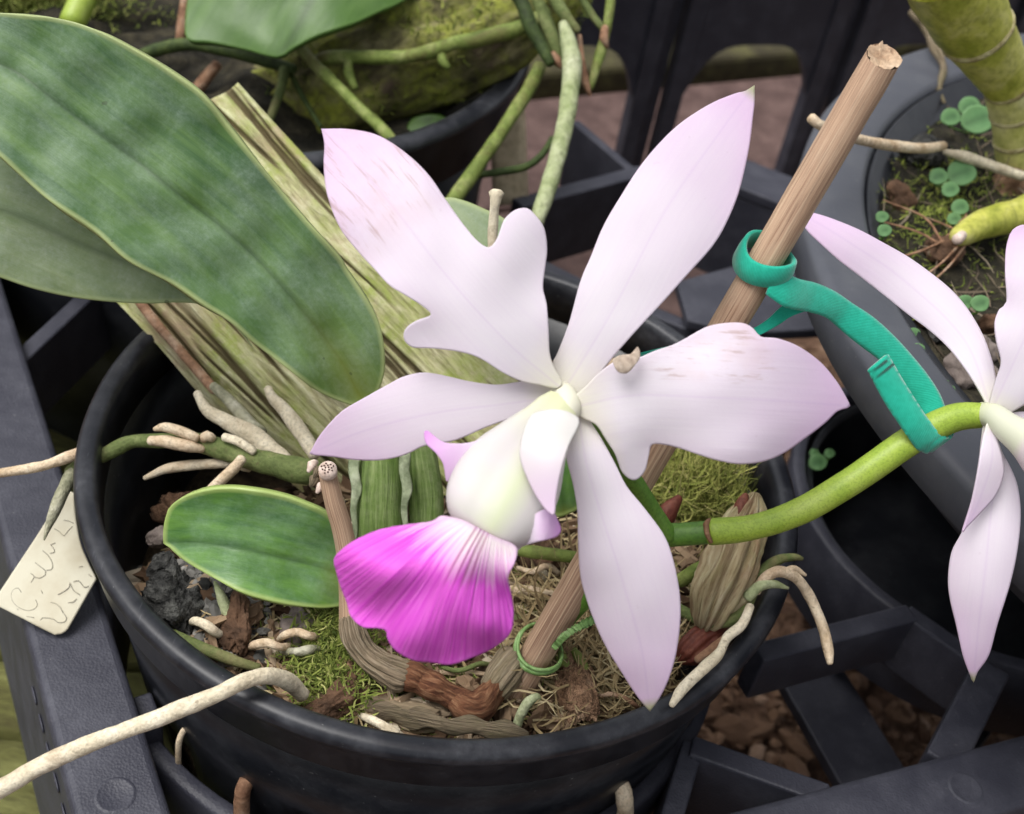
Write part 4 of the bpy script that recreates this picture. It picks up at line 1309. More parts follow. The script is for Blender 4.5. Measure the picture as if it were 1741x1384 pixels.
# the cut face with its vessels
cc = P(557, 797, 18.82)
nz = (POS - cc).normalized() * 0.55 + (P(556, 790, 18.9) - P(567, 850, 19.1)).normalized() * 0.45
nz.normalize()
ux = nz.orthogonal().normalized(); uy = nz.cross(ux)
rc = 15.5 * 18.8 / F
vs = [cc + nz * 0.03] + [cc + (ux * math.cos(2 * math.pi * k / 28) + uy * math.sin(2 * math.pi * k / 28)) * rc for k in range(28)] + [cc - nz * 0.12 + (ux * math.cos(2 * math.pi * k / 28) + uy * math.sin(2 * math.pi * k / 28)) * rc * 1.02 for k in range(28)]
fs = [(0, 1 + k, 1 + (k + 1) % 28) for k in range(28)] + [(1 + k, 29 + k, 29 + (k + 1) % 28, 1 + (k + 1) % 28) for k in range(28)]
make('cut_face', vs, fs, M['cut_pale'], dc)
g = Geo()
rg = random.Random(5)
for k in range(15):
    r_, a_ = rc * 0.72 * math.sqrt((k + 0.5) / 15), k * 2.4
    c1 = cc + nz * (0.035 - 0.02 * r_ / rc) + (ux * math.cos(a_) + uy * math.sin(a_)) * r_
    bv, bf = ICO[1]
    g.add([c1 + (ux * p.x + uy * p.y) * 0.013 * rg.uniform(0.8, 1.4) + nz * p.z * 0.006 for p in bv], bf)
g.build('cut_vessels', M['cut_hole'], dc)
for k, (x, y, r_) in enumerate(((540, 800, 8), (530, 790, 8), (534, 815, 9), (545, 826, 7))):
    tube('dry_scale', [pr(x + 8, y - 4, 19.3, 4), pr(x, y, 19.1, r_), pr(x - 6, y + 12, 19.05, 3)], M['cut_pale' if k % 2 else 'sheath'], dc, rough=0.25)
tube('papery_sheath', [pr(596, 1050, 19.5, 19), pr(604, 1085, 19.45, 21), pr(624, 1113, 19.45, 21), pr(650, 1133, 19.4, 24), pr(676, 1145, 19.4, 27), pr(690, 1150, 19.4, 25)], M['sheath'], orchid, seg=96, step=0.06, rough=0.20, ribs=13, ribamp=0.16)['label'] = 'grey brown papery sheath round the rhizome'
tube('rhizome', [pr(672, 1140, 19.5, 20), pr(700, 1150, 19.4, 26), pr(715, 1158, 19.4, 23), pr(740, 1170, 19.35, 26), pr(756, 1178, 19.35, 22), pr(790, 1195, 19.35, 25)], M['rhizome'], orchid, seg=40, step=0.06, rough=0.20)['label'] = 'dark reddish brown creeping rhizome'
tube('rhizome', [pr(772, 1186, 19.4, 20), pr(790, 1202, 19.25, 27), pr(808, 1205, 19.25, 29), pr(826, 1188, 19.4, 27), pr(846, 1160, 19.6, 25), pr(868, 1130, 19.75, 22)], M['rhizome'], orchid, seg=40, step=0.06, rough=0.24)['label'] = 'knobbly dark end of the rhizome near the rim'
tube('dry_cane', [pr(838, 1172, 19.55, 27), pr(854, 1150, 19.62, 29), pr(870, 1130, 19.7, 30), pr(878, 1121, 19.75, 27)], M['sheath'], orchid, seg=66, step=0.06, rough=0.12, ribs=11, ribamp=0.12)['label'] = 'grey sheathed base of the young cane'
tube('dry_cane', [pr(925, 1092, 20.25, 18), pr(940, 1072, 20.1, 21), pr(956, 1054, 20.0, 19)], M['rhizome'], orchid, seg=24, rough=0.15)['label'] = 'dark brown node the flower stem grows from'
sheet('papery_strip', [(632, 1200), (660, 1194), (690, 1206), (716, 1202), (760, 1222), (800, 1216), (830, 1228), (860, 1224), (882, 1236), (899, 1246), (890, 1264), (866, 1254), (840, 1260), (806, 1246), (770, 1250), (730, 1236), (700, 1242), (668, 1224), (648, 1226)], [(640, 1208, 18.95), (760, 1234, 18.75), (896, 1255, 18.7)], M['sheath'], orchid, g=7, cross=2.5, wob=0.25, thick=0.03)
tube('dry_stub', [pr(837, 430, 20.6, 8), pr(838, 390, 20.6, 8.5), pr(841, 350, 20.5, 8.5), pr(843, 336, 20.5, 11), pr(844, 328, 20.5, 14)], M['stub'], orchid, rough=0.12)['label'] = 'pale dry cut stem stub behind the upper petal'

# --- roots
def root(pts, mt, rough=0.15, seg=18, **k):
    pts = [(q, r_ * 0.86) for q, r_ in pts]
    o = tube('root', pts, M[mt], orchid, seg=seg, rough=rough, freq=2.6, step=0.07, rseed=random.uniform(0, 40), **k)
    return o


root([pr(545, 800, 21.4, 22), pr(514, 802, 21.4, 25), pr(468, 790, 21.5, 24), pr(422, 779, 21.6, 22), pr(376, 763, 21.7, 21), pr(330, 752, 21.8, 18), pr(290, 750, 21.9, 16), pr(249, 750, 21.9, 14), pr(217, 753, 21.9, 14), pr(181, 771, 21.8, 15), pr(144, 787, 21.7, 15), pr(118, 806, 21.6, 14)], 'root_green')['label'] = 'thick green root crossing the left rim'
root([pr(124, 800, 21.6, 13), pr(108, 833, 21.4, 14), pr(95, 865, 21.3, 12), pr(84, 890, 21.2, 8), pr(75, 918, 21.1, 2)], 'root_grey')
root([pr(162, 770, 21.55, 11), pr(144, 768, 21.5, 11), pr(119, 776, 21.45, 11), pr(80, 790, 21.4, 10.5), pr(36, 799, 21.4, 10), pr(-30, 808, 21.3, 9)], 'root_cream')
root([pr(262, 730, 21.5, 4), pr(280, 726, 21.5, 9), pr(307, 733, 21.5, 10.5), pr(335, 745, 21.5, 9)], 'root_cream')
root([pr(255, 749, 21.6, 10), pr(284, 751, 21.55, 12), pr(319, 758, 21.5, 12), pr(345, 764, 21.6, 8)], 'root_cream')
root([pr(345, 746, 21.6, 9), pr(352, 741, 21.5, 11), pr(362, 746, 21.6, 8)], 'root_cream', 0.05)
root([pr(381, 743, 21.5, 8), pr(406, 751, 21.4, 9.5), pr(432, 768, 21.4, 8.5)], 'root_white')
root([pr(335, 668, 22.9, 8), pr(351, 696, 22.75, 11), pr(379, 714, 22.6, 14), pr(411, 730, 22.4, 18), pr(441, 749, 22.2, 20), pr(468, 770, 22.0, 18), pr(500, 790, 21.8, 10)], 'root_white')
root([pr(362, 655, 22.95, 9), pr(392, 684, 22.85, 12), pr(415, 710, 22.7, 13), pr(445, 737, 22.4, 12)], 'root_grey')
root([pr(455, 660, 23.0, 8), pr(464, 678, 22.9, 11), pr(484, 697, 22.8, 14), pr(503, 722, 22.6, 15), pr(522, 750, 22.4, 15), pr(534, 775, 22.1, 12)], 'root_white')
root([pr(205, 470, 24.2, 10), pr(262, 545, 23.4, 10), pr(300, 590, 23.35, 9), pr(345, 640, 23.3, 10), pr(365, 665, 23.1, 9)], 'root_brown')
root([pr(246, 813, 21.9, 5), pr(284, 797, 21.8, 9.5), pr(330, 791, 21.8, 10.5), pr(388, 788, 21.8, 10), pr(425, 797, 21.9, 7)], 'root_white')
root([pr(412, 779, 21.2, 10), pr(397, 797, 21.2, 11), pr(379, 814, 21.2, 11.5), pr(355, 838, 21.3, 11)], 'root_cream')
BR = root([zr(515, 1182, -0.55, 14), zr(500, 1166, -0.3, 16), zr(478, 1153, 0.05, 17.5), zr(448, 1150, 0.3, 16.5), zr(412, 1159, 0.42, 16), zr(376, 1177, 0.42, 16), zr(325, 1198, 0.35, 17), zr(271, 1220, 0.25, 17), zr(217, 1240, 0.1, 17), zr(163, 1260, -0.1, 17), zr(119, 1278, -0.3, 18), zr(72, 1300, -0.5, 18), zr(29, 1325, -0.7, 18.5), zr(-10, 1348, -0.9, 19), zr(-70, 1385, -1.2, 19)], 'root_white', 0.14, 24)
BR['label'] = 'long pale aerial root reaching out over the front left rim'
root([zr(365, 989, -0.35, 3), zr(379, 1021, -0.6, 10), zr(397, 1065, -0.9, 14), zr(410, 1104, -1.1, 16)], 'root_palegreen')
root([zr(320, 1062, -1.15, 5), zr(332, 1056, -0.75, 9), zr(350, 1063, -0.65, 10), zr(368, 1076, -0.75, 9), zr(390, 1084, -1.2, 6)], 'root_white')
root([zr(418, 1104, -1.2, 5), zr(432, 1097, -0.72, 8.5), zr(455, 1093, -0.66, 9.5), zr(476, 1100, -0.7, 8), zr(498, 1100, -1.0, 8), zr(525, 1112, -1.3, 6)], 'root_cream')
root([zr(470, 1090, -1.1, 5), zr(486, 1079, -0.65, 8), zr(508, 1075, -0.6, 9), zr(528, 1082, -0.62, 8), zr(560, 1082, -1.2, 6)], 'root_cream')
root([zr(478, 1108, -1.0, 6), zr(510, 1108, -0.62, 9), zr(532, 1104, -0.62, 9), zr(560, 1112, -1.1, 6)], 'root_grey')
root([zr(880, 965, -0.6, 4), zr(905, 972, -0.45, 6), zr(930, 962, -0.45, 6), zr(950, 975, -0.7, 5)], 'root_cream')
root([zr(1000, 1190, -0.9, 4), zr(1040, 1180, -0.6, 5), zr(1075, 1195, -0.6, 5), zr(1090, 1212, -0.9, 4)], 'root_brown')
root([zr(610, 1215, -0.9, 6), zr(640, 1228, -0.55, 9), zr(668, 1245, -0.55, 10), zr(690, 1258, -0.8, 7)], 'root_white')
root([zr(735, 1130, -1.0, 4), zr(780, 1140, -0.7, 5), zr(820, 1128, -0.7, 5), zr(850, 1140, -1.0, 4)], 'root_green')
root([zr(290, 1076, -0.9, 9), zr(343, 1101, -0.85, 12), zr(400, 1124, -0.85, 11), zr(440, 1135, -0.95, 8)], 'root_green')
root([zr(868, 1003, -0.65, 9), zr(900, 1004, -0.55, 10), zr(938, 1010, -0.6, 8)], 'root_cream')
root([zr(878, 936, -0.35, 10), zr(920, 940, -0.25, 13), zr(975, 947, -0.3, 13), zr(1000, 955, -0.4, 10)], 'root_lime')['label'] = 'mossy lime root right of the lip'
root([zr(915, 1185, -0.4, 9), zr(900, 1192, -0.4, 10.5), zr(888, 1210, -0.55, 10.5), zr(878, 1236, -0.8, 9)], 'root_palegreen')
root([zr(945, 1098, -0.5, 8), zr(955, 1120, -0.55, 11), zr(975, 1150, -0.7, 10)], 'root_lime')
root([zr(975, 1105, -0.5, 7), zr(988, 1125, -0.5, 10), zr(1006, 1153, -0.65, 7)], 'root_lime')
root([zr(860, 1040, -0.8, 9), zr(880, 1055, -0.75, 11), zr(905, 1068, -0.8, 9)], 'root_green')
root([zr(1140, 992, -0.6, 12), zr(1160, 985, -0.4, 14), zr(1185, 968, -0.1, 13), zr(1205, 955, 0.0, 9)], 'root_lime')
root([zr(1150, 1032, -0.5, 10), zr(1172, 1045, -0.3, 12), zr(1205, 1056, -0.1, 13), zr(1245, 1054, 0.1, 13), zr(1266, 1033, 0.25, 13), zr(1278, 1007, 0.35, 13), zr(1296, 972, 0.45, 11), zr(1323, 952, 0.5, 10), zr(1350, 947, 0.5, 8), zr(1364, 950, 0.45, 4)], 'root_green')
root([zr(1284, 1006, 0.5, 11), zr(1300, 984, 0.65, 11), zr(1323, 972, 0.75, 11), zr(1353, 982, 0.6, 11), zr(1375, 1012, 0.3, 10.5), zr(1390, 1043, 0.1, 10), zr(1402, 1075, -0.1, 10), zr(1408, 1105, -0.25, 10), zr(1411, 1128, -0.35, 6)], 'root_cream')['label'] = 'cream root hooking over the right rim'
root([zr(1335, 972, 0.75, 8), zr(1352, 968, 0.7, 7), zr(1370, 978, 0.6, 3)], 'root_cream')
root([zr(1270, 1016, 0.45, 11), zr(1292, 996, 0.6, 11), zr(1315, 993, 0.6, 9), zr(1340, 1000, 0.5, 3)], 'root_palegreen')
root([zr(1276, 1030, 0.4, 8), zr(1262, 1062, 0.3, 10), zr(1240, 1080, 0.25, 10), zr(1232, 1092, 0.25, 9), zr(1220, 1114, 0.22, 11.5), zr(1187, 1145, 0.2, 12), zr(1160, 1172, 0.2, 11.5), zr(1142, 1199, 0.18, 6)], 'root_white', 0.12)['label'] = 'chalky white root lying along the right rim'
root([zr(1235, 1085, -0.2, 9), zr(1210, 1105, -0.3, 10), zr(1185, 1122, -0.35, 8)], 'root_brown')

# roots and bark showing in the slots of the pot wall
def slot_bit(px, py, r_, z, mt, nm='root', ln=40, dx=14):
    """a root leaving a slot of the pot wall"""
    q = ZP(px, py, z)
    rr = math.hypot(q.x, q.y)
    tgt = lerp(6.16, 4.55, (-1.0 - z) / 11.5)
    q = V(q.x * tgt / rr, q.y * tgt / rr, z)
    out = V(q.x, q.y, 0).normalized()
    s_ = r_ * dep(q) / F
    root([(q - out * 0.4 + V(0, 0, 0.25), s_), (q + out * 0.10, s_), (q + out * 0.26 + V(0.05, 0, -0.5), s_), (q + out * 0.3 + V(0.1, 0, -1.2), s_ * 0.9)], mt)


slot_bit(1048, 1330, 17, -3.2, 'root_cream')
slot_bit(310, 1245, 6, -3.2, 'root_cream')
slot_bit(438, 1310, 16, -3.3, 'root_brown')
slot_bit(655, 1380, 8, -3.4, 'root_cream')

# ================================================================== SUPPORTS
# weathered wood slab behind the plant
Le = [(60, 380, 24.7), (200, 515, 24.0), (340, 672, 23.6), (440, 770, 23.45), (560, 880, 23.3), (640, 960, 23.3)]
Ri = [(405, 140, 24.4), (560, 310, 24.1), (720, 475, 24.0), (880, 648, 24.0), (960, 740, 24.0), (1020, 810, 24.1)]
NU, NV = 150, 120


def edge_at(E_, t_):
    c_ = catmull(E_, 20)
    x = t_ * (len(c_) - 1)
    i = min(int(x), len(c_) - 2)
    return c_[i] + (c_[i + 1] - c_[i]) * (x - i)


LeC, RiC = [edge_at(Le, i / NV) for i in range(NV + 1)], [edge_at(Ri, i / NV) for i in range(NV + 1)]
vs, fs, al, ar, ck_ = [], [], [], [], []
rg = random.Random(19)
CR = [(rg.uniform(0.04, 0.97), rg.uniform(0, 6), rg.uniform(0.006, 0.016), rg.uniform(-3, 7), rg.uniform(2.5, 8)) for _ in range(34)]
for back in (0, 1):
    for i in range(NV + 1):
        for j in range(NU + 1):
            u = j / NU
            q = LeC[i] + (RiC[i] - LeC[i]) * u
            x = 2 * u - 1
            L = i / NV * 9.5
            rdg = 0.13 * noise.noise(V(u * 11, L * 0.16, 3)) + 0.10 * noise.noise(V(u * 24, L * 0.3, 7)) + 0.06 * noise.noise(V(u * 48, L * 0.9, 1))
            crk = 0.0
            for u0, ph, wd, l0, ll in CR:
                if l0 < L < l0 + ll:
                    tpr = min(1, 4 * min(L - l0, l0 + ll - L) / ll)
                    crk = max(crk, tpr * max(0, 1 - abs(u - u0 - 0.012 * math.sin(L * 1.3 + ph)) / wd))
            groove = -0.20 * crk
            if back:
                d = q[2] + 1.35 - 0.35 * x * x
            else:
                d = q[2] - 0.55 * (1 - abs(x) ** 2.5) - rdg - groove
            wob_ = 7 * noise.noise(V(u * 3, L * 0.4, 9)) * (0.3 + abs(x))
            tl = (4 * noise.noise(V(u * 9, 0, 2)) * (1 - i / NV)) if i == 0 else 0
            vs.append(P(q[0] + wob_ + tl, q[1] + wob_ * 0.3 + tl, d)); al.append(L); ar.append(u); ck_.append(crk)
n1_ = (NV + 1) * (NU + 1)
for i in range(NV):
    for j in range(NU):
        a_ = i * (NU + 1) + j
        fs.append((a_, a_ + NU + 1, a_ + NU + 2, a_ + 1))
        fs.append((n1_ + a_, n1_ + a_ + 1, n1_ + a_ + NU + 2, n1_ + a_ + NU + 1))
for j in range(NU):
    fs.append((j, j + 1, n1_ + j + 1, n1_ + j))
    b_ = NV * (NU + 1) + j
    fs.append((b_, n1_ + b_, n1_ + b_ + 1, b_ + 1))
for i in range(NV):
    a_ = i * (NU + 1); b_ = a_ + NU + 1
    fs.append((a_, n1_ + a_, n1_ + b_, b_))
    a_ += NU; b_ += NU
    fs.append((a_, b_, n1_ + b_, n1_ + a_))
tag(make('wood_slab', vs, fs, M['slab'], None, {'along': al, 'around': ar, 'crack': ck_}), 'weathered grooved wood slab with green lichen leaning behind the orchid', 'wood slab')

# bamboo stake
stake = thing('bamboo_stake', P(842, 1232, 20.1), 'brown bamboo stake leaning to the upper right from the pot', 'stake')
SA, SB = P(846, 1226, 20.1), P(1503, 96, 16.9)
sdir = (SB - SA).normalized()
v, f, a = tube_geo([(SA - sdir * 0.8, 0.262), (SA, 0.262), (lerp(SA, SB, 0.3), 0.258), (lerp(SA, SB, 0.6), 0.255), (SB - sdir * 0.45, 0.252), (SB, 0.248)], 36, 0.46, 0.035, 3.0, 2.5, cap=False)
camw = (POS - SB).normalized(); camw = (camw - sdir * camw.dot(sdir)).normalized()
for i in range(len(v) - 36, len(v)):
    v[i] = v[i] - sdir * 0.7 * (v[i] - SB).dot(camw)
make('shaft', v, f, M['bamboo'], stake, a)
su = sdir.orthogonal().normalized(); sv = sdir.cross(su)
vs = [SB - sdir * 0.02]
for rr in (0.09, 0.175, 0.248):
    for k in range(36):
        a_ = 2 * math.pi * k / 36
        d_ = su * math.cos(a_) + sv * math.sin(a_)
        jag = 0.05 * noise.noise(d_ * 3.0 * rr * 6 + V(4, 0, 0)) + (-0.05 if rr < 0.15 else 0)
        vs.append(SB + d_ * rr + sdir * (jag * 1.6 - 0.7 * rr * d_.dot(camw)))
fs = [(0, 1 + k, 1 + (k + 1) % 36) for k in range(36)]
for q_ in range(2):
    fs += [(1 + q_ * 36 + k, 1 + (q_ + 1) * 36 + k, 1 + (q_ + 1) * 36 + (k + 1) % 36, 1 + q_ * 36 + (k + 1) % 36) for k in range(36)]
make('cut_end', vs, fs, M['bamboo_end'], stake)


def stake_at(px):
    """point of the stake's centre line at photo column px"""
    lo, hi = 0.0, 1.0
    for _ in range(40):
        t_ = (lo + hi) / 2
        q = lerp(SA, SB, t_) - POS
        x = W / 2 + F * q.dot(RT) / q.dot(FWD)
        if x < px: lo = t_
        else: hi = t_
    return lerp(SA, SB, t_)


def band(name, c, n, r, w, th, mat, parent, a0=0.0, a1=360.0, flare=0.0, seg=72, spin=0.0):
    """a flat band bent round the axis n at c"""
    n = n.normalized()
    u_ = (-FWD - n * (-FWD).dot(n)).normalized(); w_ = n.cross(u_)
    vs, fs, al, ac = [], [], [], []
    prof = [(-w / 2, 0), (-w / 2 + th * .4, th / 2), (0, th * 0.62), (w / 2 - th * .4, th / 2), (w / 2, 0), (w / 2 - th * .4, -th / 2), (-w / 2 + th * .4, -th / 2)]
    k = len(prof)
    full = a1 - a0 >= 360
    m_ = seg if full else seg + 1
    for i in range(m_):
        a_ = R(lerp(a0, a1, i / seg) + spin)
        d_ = u_ * math.cos(a_) + w_ * math.sin(a_)
        rr = r * (1 + 0.04 * math.sin(2 * a_ + 1)) 
        for s_, t_ in prof:
            vs.append(c + d_ * (rr + t_ + flare * s_) + n * (s_ + 0.05 * math.sin(a_ * 2)))
            al.append(i / seg * 0.8); ac.append(s_ / w)
    for i in range(seg):
        for j in range(k):
            i2 = (i + 1) % m_
            fs.append((i * k + j, i2 * k + j, i2 * k + (j + 1) % k, i * k + (j + 1) % k))
    return make(name, vs, fs, mat, parent, {'along': al, 'across': ac})


def strip(name, A, B, mat, parent, th=0.08, step=8, nb=8, crown=0.0):
    """a ribbon between two edges given as (px, py, distance)"""
    n = 60
    a_, b_ = catmull(A, 4), catmull(B, 4)
    vs, fs, al, ac = [], [], [], []
    for i in range(n + 1):
        pa = a_[min(len(a_) - 1, int(round(i / n * (len(a_) - 1))))]
        pb_ = b_[min(len(b_) - 1, int(round(i / n * (len(b_) - 1))))]
        for j in range(nb + 1):
            t_ = j / nb
            q = pa + (pb_ - pa) * t_
            vs.append(P(q[0], q[1], q[2] - crown * 4 * t_ * (1 - t_)))
            al.append(i / n); ac.append(t_ - 0.5)
    for i in range(n):
        for j in range(nb):
            q = i * (nb + 1) + j
            fs.append((q, q + nb + 1, q + nb + 2, q + 1))
    return make(name, vs, fs, mat, parent, {'along': al, 'across': ac}, solid=th)


tie = thing('teal_tie', stake_at(1305), 'teal fabric tie looped round the bamboo stake and the green flower stalk', 'plant tie')
c0 = stake_at(1302)
tilt_n = (sdir + RT * -0.15 - FWD * 0.55).normalized()
band('stake_loop', c0, tilt_n, 0.41, 0.36, 0.07, M['teal'], tie, flare=-0.12)
strip('strap', [(1318, 452, 17.62), (1340, 468, 17.66), (1358, 476, 17.78), (1384, 482, 18.0), (1416, 496, 18.18), (1451, 519, 18.36), (1485, 542, 18.44), (1520, 574, 18.54), (1549, 606, 18.62), (1575, 638, 18.66), (1595, 669, 18.66), (1606, 697, 18.6), (1610, 720, 18.5)],
      [(1302, 500, 17.55), (1330, 520, 17.6), (1350, 526, 17.74), (1370, 529, 17.95), (1399, 537, 18.14), (1419, 551, 18.34), (1442, 571, 18.4), (1465, 589, 18.46), (1494, 611, 18.54), (1520, 640, 18.6), (1537, 660, 18.64), (1561, 690, 18.66), (1582, 722, 18.56)], M['teal'], tie, 0.07, crown=0.05)
strip('strap_end', [(1475, 629, 17.80), (1503, 681, 17.85), (1526, 716, 17.88), (1541, 738, 17.92), (1558, 761, 18.05), (1574, 768, 18.2), (1585, 764, 18.4)],
      [(1507, 603, 17.84), (1530, 643, 17.88), (1552, 678, 17.9), (1573, 710, 17.94), (1594, 736, 18.05), (1612, 743, 18.2), (1618, 738, 18.4)], M['teal'], tie, 0.08, crown=0.06)
strip('stem_wrap', [(1585, 764, 18.4), (1588, 752, 18.52), (1584, 735, 18.56), (1582, 722, 18.56)],
      [(1618, 738, 18.4), (1617, 732, 18.5), (1613, 724, 18.52), (1610, 718, 18.5)], M['teal'], tie, 0.06)
strip('loose_end', [(1362, 505, 17.9), (1330, 520, 18.0), (1306, 542, 18.1), (1276, 560, 18.1), (1230, 572, 18.0), (1170, 582, 18.0), (1120, 592, 17.7), (1075, 603, 17.4)],
      [(1372, 528, 17.9), (1345, 538, 18.0), (1322, 553, 18.1), (1286, 572, 18.1), (1236, 582, 18.0), (1174, 592, 18.0), (1122, 602, 17.7), (1077, 610, 17.4)], M['teal'], tie, 0.05)

wire = thing('green_wire_tie', P(914, 1100, 19.6), 'light green plastic wire tie ringed round the foot of the bamboo stake', 'plant tie')
cw = stake_at(916)
wn_ = (sdir * 0.75 - FWD * 0.6).normalized()
band('wire_ring', cw, wn_, 0.40, 0.11, 0.055, M['cord_green'], wire)
band('wire_ring', cw + wn_ * 0.09, wn_, 0.385, 0.07, 0.05, M['cord_green'], wire, spin=30)
strip('wire_tail', [(938, 1098, 19.2), (955, 1078, 19.1), (980, 1062, 19.2), (1015, 1044, 19.4)], [(946, 1104, 19.2), (965, 1084, 19.1), (988, 1070, 19.2), (1020, 1054, 19.4)], M['cord_green'], wire, 0.05)

# plant label lying against the rail
lab = thing('plant_label', ZP(70, 1050, TZ), 'cream plastic plant label with faint pencil handwriting between pot and rail', 'label')
dB, dT = dep(ZP(60, 1050, -2.75)), 22.4
LAB = [(101, 838), (126, 838), (127, 850), (129, 877), (137, 922), (148, 951), (162, 980), (164, 985), (161, 990), (120, 1062), (114, 1071), (106, 1077), (95, 1078), (88, 1076), (10, 1037), (0, 1031), (-4, 1025), (-2, 1014), (0, 1007), (78, 888)]
lax = [(62, 1060, dB), (95, 950, lerp(dB, dT, 0.5)), (118, 830, dT)]
sheet('card', LAB, lax, M['label'], lab, g=8, thick=0.06, step=4)
g = Geo()
STROKES = [[(200, 870), (170, 830), (120, 850), (105, 910), (130, 970), (190, 1020), (270, 1040), (330, 1020), (350, 980), (335, 940)],
           [(290, 775), (322, 722), (288, 690)], [(322, 722), (370, 735), (425, 705), (430, 672), (395, 640), (330, 590)], [(440, 660), (488, 650), (490, 590), (450, 520), (400, 478)],
           [(470, 500), (512, 490), (500, 450), (475, 420), (520, 405)], [(510, 270), (560, 300), (598, 338), (640, 290), (680, 250)], [(600, 190), (650, 200), (695, 222)],
           [(478, 962), (530, 978), (570, 1020), (592, 1060), (560, 1000)], [(592, 1060), (625, 1110), (600, 1150), (540, 1150), (500, 1120), (400, 1108), (380, 1130)],
           [(545, 890), (600, 860), (650, 820), (655, 780), (690, 850), (750, 892)], [(690, 770), (740, 760), (790, 820), (832, 812)], [(640, 965), (690, 958), (720, 930)], [(385, 850), (400, 880)], [(740, 630), (775, 625)], [(835, 700), (860, 722)], [(160, 1025), (175, 1035)], [(250, 1095), (320, 1108)]]
for s_ in STROKES:
    pts = []
    for x, y in s_:
        px, py = x / 5.535, 850 + y / 5.535
        # foot of the point on the card's own plane
        t_ = ((px - 62) * 56 + (py - 1060) * -230) / (56 ** 2 + 230 ** 2)
        pts.append((P(px, py, lerp(dB, dT, t_) - 0.031), 0.0065))
    v, f, a = tube_geo(pts, 6, 0.05)
    g.add(v, f)
g.build('handwriting', M['ink'], lab)

# ================================================================== NEIGHBOURS
# --- rear pot with mossy log
RZ = 1.0
RC = V(-9.3, 14.57, RZ)
rpot = thing('rear_pot', (RC.x, RC.y, -12), 'black pot behind holding the mossy log', 'pot')
v, f = lathe_geo([(8.2, -3.0), (8.28, -0.2), (8.36, -0.03), (8.5, 0.05), (8.75, 0.04), (8.86, -0.08), (8.84, -0.2), (8.72, -0.3), (8.6, -1.6), (8.45, -1.7)], 160, RC)
make('rim', v, f, M['rim'], rpot, solid=0.05)
v, f = lathe_geo([(8.4, -1.6), (7.2, -9.0), (6.6, -12.6), (0.5, -12.7)], 120, RC)
make('wall', v, f, M['pot'], rpot, solid=0.15)
vs, fs = [], []
for i in range(31):
    for j in range(70):
        r_ = 8.25 * i / 30; a_ = 2 * math.pi * j / 70
        x, y = RC.x + r_ * math.cos(a_), RC.y + r_ * math.sin(a_)
        vs.append(V(x, y, RZ - 1.6 + 0.5 * noise.noise(V(x, y, 0) * 0.5) + 0.25 * noise.noise(V(x, y, 0) * 1.6)))
for i in range(30):
    for j in range(70):
        fs.append((i * 70 + j, i * 70 + (j + 1) % 70, (i + 1) * 70 + (j + 1) % 70, (i + 1) * 70 + j))
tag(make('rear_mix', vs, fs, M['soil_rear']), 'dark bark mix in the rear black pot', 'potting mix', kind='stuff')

vs, fs, al, ar = [], [], [], []
lc = catmull([(400, 235, 34.5, 84), (500, 185, 33.8, 92), (620, 135, 33.0, 98), (740, 85, 32.4, 96), (840, 40, 32.0, 84), (920, 0, 31.8, 66), (980, -40, 31.8, 44)], 10)
NS = 64
for i, s_ in enumerate(lc):
    j0, j1 = lc[max(i - 1, 0)], lc[min(i + 1, len(lc) - 1)]
    c_ = P(*s_[:3])
    tt = (P(*j1[:3]) - P(*j0[:3])).normalized()
    b1 = tt.cross(-FWD).normalized(); b2 = b1.cross(tt)
    r_ = s_[3] * s_[2] / F
    for j in range(NS):
        a_ = 2 * math.pi * j / NS
        d_ = b1 * math.cos(a_) + b2 * math.sin(a_)
        k_ = 1 + 0.16 * noise.noise(V(math.cos(a_) * 2.2, math.sin(a_) * 2.2, i * 0.05)) + 0.12 * noise.noise(V(math.cos(a_) * 6, math.sin(a_) * 6, i * 0.10)) + 0.05 * noise.noise(V(math.cos(a_) * 12, math.sin(a_) * 12, i * 0.4))
        vs.append(c_ + d_ * r_ * k_)
        al.append(i * 0.18); ar.append(j / NS)
for i in range(len(lc) - 1):
    for j in range(NS):
        fs.append((i * NS + j, i * NS + (j + 1) % NS, (i + 1) * NS + (j + 1) % NS, (i + 1) * NS + j))
fs.append(tuple(range(NS))[::-1]); fs.append(tuple((len(lc) - 1) * NS + j for j in range(NS)))
tag(make('mossy_log', vs, fs, M['log'], None, {'along': al, 'around': ar}), 'dark furrowed log covered with moss lying on the rear pot', 'log')
LOGV = vs


def place_log(rg):
    q = LOGV[rg.randrange(len(LOGV))]
    if noise.noise(q * 0.55 + V(5, 1, 2)) < 0.02:
        return None
    return q + V(rg.uniform(-.1, .1), rg.uniform(-.1, .1), rg.uniform(-.02, .05))


tag(strands('log_moss', 5200, place_log, 0.30, 0.022, M['moss_dark'], 41, 0.9, 0.9, 3, clip=False), 'olive green moss growing on the rear log', 'moss', kind='stuff')


def place_tl(rg):
    px, py = rg.gauss(55, 70), rg.gauss(-10, 28)
    q = P(px, py, 34.5 + rg.uniform(-0.4, 0.4))
    return q


def place_tl2(rg):
    px, py = rg.gauss(215, 40), rg.gauss(62, 22)
    return P(px, py, 35.5 + rg.uniform(-0.4, 0.4))


tag(strands('moss_cushion', 6000, place_tl, 0.28, 0.022, M['moss'], 42, 1.0, 0.9, 3, clip=False), 'bright moss cushion at the top left corner', 'moss', kind='stuff')
tag(strands('moss_tuft', 2600, place_tl2, 0.26, 0.02, M['moss_dark'], 43, 1.0, 0.9, 3, clip=False), 'darker moss tuft beyond the big leaf edge', 'moss', kind='stuff')

